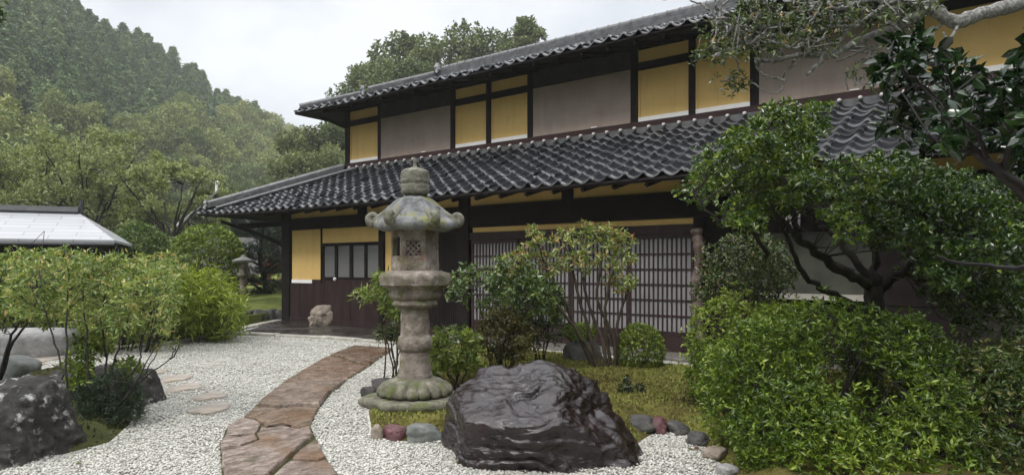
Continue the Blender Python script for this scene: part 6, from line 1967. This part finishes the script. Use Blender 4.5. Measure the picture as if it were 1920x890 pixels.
mbt = MB()
for i, (s, r0, r1) in enumerate(limbs):
    rr = np.linspace(r0, r1, len(s))
    if i == 0: rr = np.array([0.36, 0.31, 0.24, 0.18, 0.19, 0.18, 0.17, 0.15, 0.13])
    pts, rd = smooth_poly([rel(P(*q), old) for q in s], rr, 6, rng, 0.004 if i else 0.02)
    rd = [r_ * (1 + 0.06 * math.sin(j * 0.55 + i)) for j, r_ in enumerate(rd)] if i else rd
    (mbt if i == 0 else mb).tube(pts, rd, 9 if i else 16)
    if i > 1: sk += pts
C = []
ar = [(1290, 105), (1320, 60), (1380, 10), (1420, -40), (1760, -60), (1740, 20), (1690, 55), (1610, 60), (1560, 95), (1480, 95), (1440, 110), (1380, 120), (1310, 120)]
xs = [a[0] for a in ar]; ys = [a[1] for a in ar]
while len(C) < 200:
    px, py = rng.uniform(min(xs), max(xs)), rng.uniform(min(ys), max(ys))
    if poly_sd(ar, np.array([px]), np.array([py]))[0] > 2: C.append(tuple(rel(P(px, py, rng.uniform(4.1, 5.0)), old)))
for px, py in ((1380, 150), (1365, 160), (1375, 175), (1390, 165), (1350, 150), (1620, 150), (1600, 130), (1640, 165), (1700, 110), (1660, 90)):
    C.append(tuple(rel(P(px, py, 4.4), old)))
twigs_to(mb, rng, sk, C, 0.0085, 0.003, 0.24, 4)
mbt.build('trunk', M['bark_trunk'], old, True)
mb.build('limbs', M['bark_lichen'], old, True)
p, d = cluster_tips(rng, C, rng.uniform(0.05, 0.12, len(C)), 5, 0.7, 0.3)
foliage('crown', M['l_grey'], old, rng, p, d, 4, 1.0, 0.042, 0.018, 0.01, jitter=0.5)

# --- near camellia with big dark leaves
rng = np.random.default_rng(740)
cb = Vector((P(2080, 800, 3.2).x, 3.2, 0))
ca = tag(empty('camellia_tree', cb), 'near camellia with large dark glossy leaves at the upper right', 'tree')
limbs = [
    ([(2080, 1080, 3.2), (2060, 700, 3.2), (2010, 480, 3.1), (1960, 400, 3.05), (1900, 345, 3.0), (1860, 310, 3.0), (1820, 275, 3.0), (1785, 235, 2.95), (1750, 205, 2.9)], 0.05, 0.006),
    ([(1850, 300, 3.0), (1835, 250, 2.95), (1800, 220, 2.9), (1790, 180, 2.85), (1770, 130, 2.8)], 0.012, 0.005),
    ([(1880, 330, 3.0), (1900, 260, 2.9), (1940, 200, 2.85), (1930, 140, 2.8), (1920, 90, 2.75)], 0.014, 0.005),
    ([(1960, 400, 3.05), (1940, 330, 3.2), (1900, 240, 3.3), (1880, 180, 3.3), (1850, 130, 3.3)], 0.014, 0.005),
    ([(1830, 285, 3.0), (1780, 280, 3.0), (1740, 255, 2.95), (1700, 240, 2.95), (1660, 230, 2.95)], 0.010, 0.004),
    ([(2010, 480, 3.1), (1940, 500, 3.3), (1870, 500, 3.5), (1790, 490, 3.6), (1760, 480, 3.6)], 0.016, 0.006),
    ([(1790, 220, 2.9), (1740, 170, 2.8), (1690, 130, 2.75), (1670, 110, 2.75)], 0.008, 0.004),
]
mb = MB(); sk = []
for s, r0, r1 in limbs:
    pts, rd = smooth_poly([rel(P(*q), ca) for q in s], np.linspace(r0, r1, len(s)), 6, rng, 0.004); mb.tube(pts, rd, 7); sk += pts[8:]
C = []
ar = [(1640, 140), (1670, 90), (1730, 75), (1790, 100), (1850, 150), (1900, 90), (1980, 60), (2000, 300), (1950, 340), (1880, 300), (1820, 290), (1760, 280), (1700, 270), (1650, 250), (1660, 190)]
xs = [a[0] for a in ar]; ys = [a[1] for a in ar]
while len(C) < 95:
    px, py = rng.uniform(min(xs), max(xs)), rng.uniform(min(ys), max(ys))
    if poly_sd(ar, np.array([px]), np.array([py]))[0] > 4: C.append(tuple(rel(P(px, py, rng.uniform(2.6, 3.4)), ca)))
twigs_to(mb, rng, sk, C, 0.005, 0.002, 0.12, 4)
mb.build('trunk', M['twig_dark'], ca, True)
p, d = cluster_tips(rng, C, 0.06, 4, 0.7, 0.3)
foliage('crown', M['l_camellia'], ca, rng, p, d, 5, 1.05, 0.064, 0.034, 0.012, droop=0.2, detailed=True, jitter=0.4)

# fallen leaf on the gravel and the dark leaves of a near tree in the upper left corner
c = G(1306, 846)
m = MB(); m.v = [(-.028, 0, 0.012), (0, -.017, 0.004), (.03, 0, 0.014), (0, .017, 0.02)]; m.face([0, 1, 2]); m.face([0, 2, 3])
tag(m.build('fallen_leaf', M['l_red'], None, loc=(c.x, c.y, 0.018)), 'single orange fallen leaf on the gravel right of the wet rock', 'leaf')
rng = np.random.default_rng(755)
lm = leaf_geo(np.zeros((1, 3)), np.array([[1.0, 0, 0]]), 0.055, 0.03, rng, 0.1, 0.0, True, 1.0)
lme = np_mesh('dead_leaf', lm[0], [lm[1]], rnd=np.full(len(lm[0]), 0.5)); lme.materials.append(M['l_brownish'])
k = 0
while k < 16:
    px, py = rng.uniform(120, 1340), rng.uniform(655, 880)
    c = G(px, py)
    if poly_sd(isl, np.array([c.x]), np.array([c.y]))[0] > -0.05 or poly_sd(bed, np.array([c.x]), np.array([c.y]))[0] > 0: continue
    zz = 0.05 if poly_sd(path_poly, np.array([c.x]), np.array([c.y]))[0] > 0 else 0.02
    o = bpy.data.objects.new('dead_leaf', lme); COL.objects.link(o)
    o.location = (c.x, c.y, zz); o.rotation_euler = (rng.normal() * 0.25, rng.normal() * 0.25, rng.uniform(0, 6.28)); s_ = rng.uniform(0.6, 1.1); o.scale = (s_, s_, s_)
    tag(o, 'tiny brown dead leaf lying on the court', 'leaf', 'dead leaves on the court'); k += 1
rng = np.random.default_rng(760)
cb = Vector((P(-330, 500, 9).x, 9, 0))
nt = tag(empty('corner_tree', cb), 'dark tree whose leaves just enter the upper left corner', 'tree')
mb = MB(); pts, rd = smooth_poly([(0, 0, -0.2), (0.1, 0, 2.5), (0.5, 0, 4.2), (1.4, 0, 5.0), (2.2, 0, 5.1)], [0.2, 0.16, 0.1, 0.05, 0.015], 6, rng, 0.02); mb.tube(pts, rd, 8)
C = [tuple(rel(P(rng.uniform(-160, 14), rng.uniform(-60, 60) , rng.uniform(8.6, 9.6)), nt)) for _ in range(34)]
twigs_to(mb, rng, pts[10:], C, 0.012, 0.003, 0.12, 4); mb.build('trunk', M['bark'], nt, True)
p, d = cluster_tips(rng, C, 0.2, 26, 0.7, 0.2)
foliage('crown', M['l_holly'], nt, rng, p, d, 5, 1.0, 0.07, 0.03, 0.02)

# ================================================================== HAZE
m = MB(); m.box(-480, 480, -40, 420, -8, 130)
t = NT('haze_air'); t.t.nodes.remove(t.tc)
pv = t.n("ShaderNodeVolumePrincipled")
pv.inputs['Color'].default_value = (0.96, 0.97, 0.98, 1)
pv.inputs['Density'].default_value = 0.0007
pv.inputs['Anisotropy'].default_value = 0.2
t.l(pv.outputs[0], t.out.inputs['Volume'])
hz = m.build('haze', t.mat)
tag(hz, 'thin pale mist in the valley air', 'haze', kind='stuff')
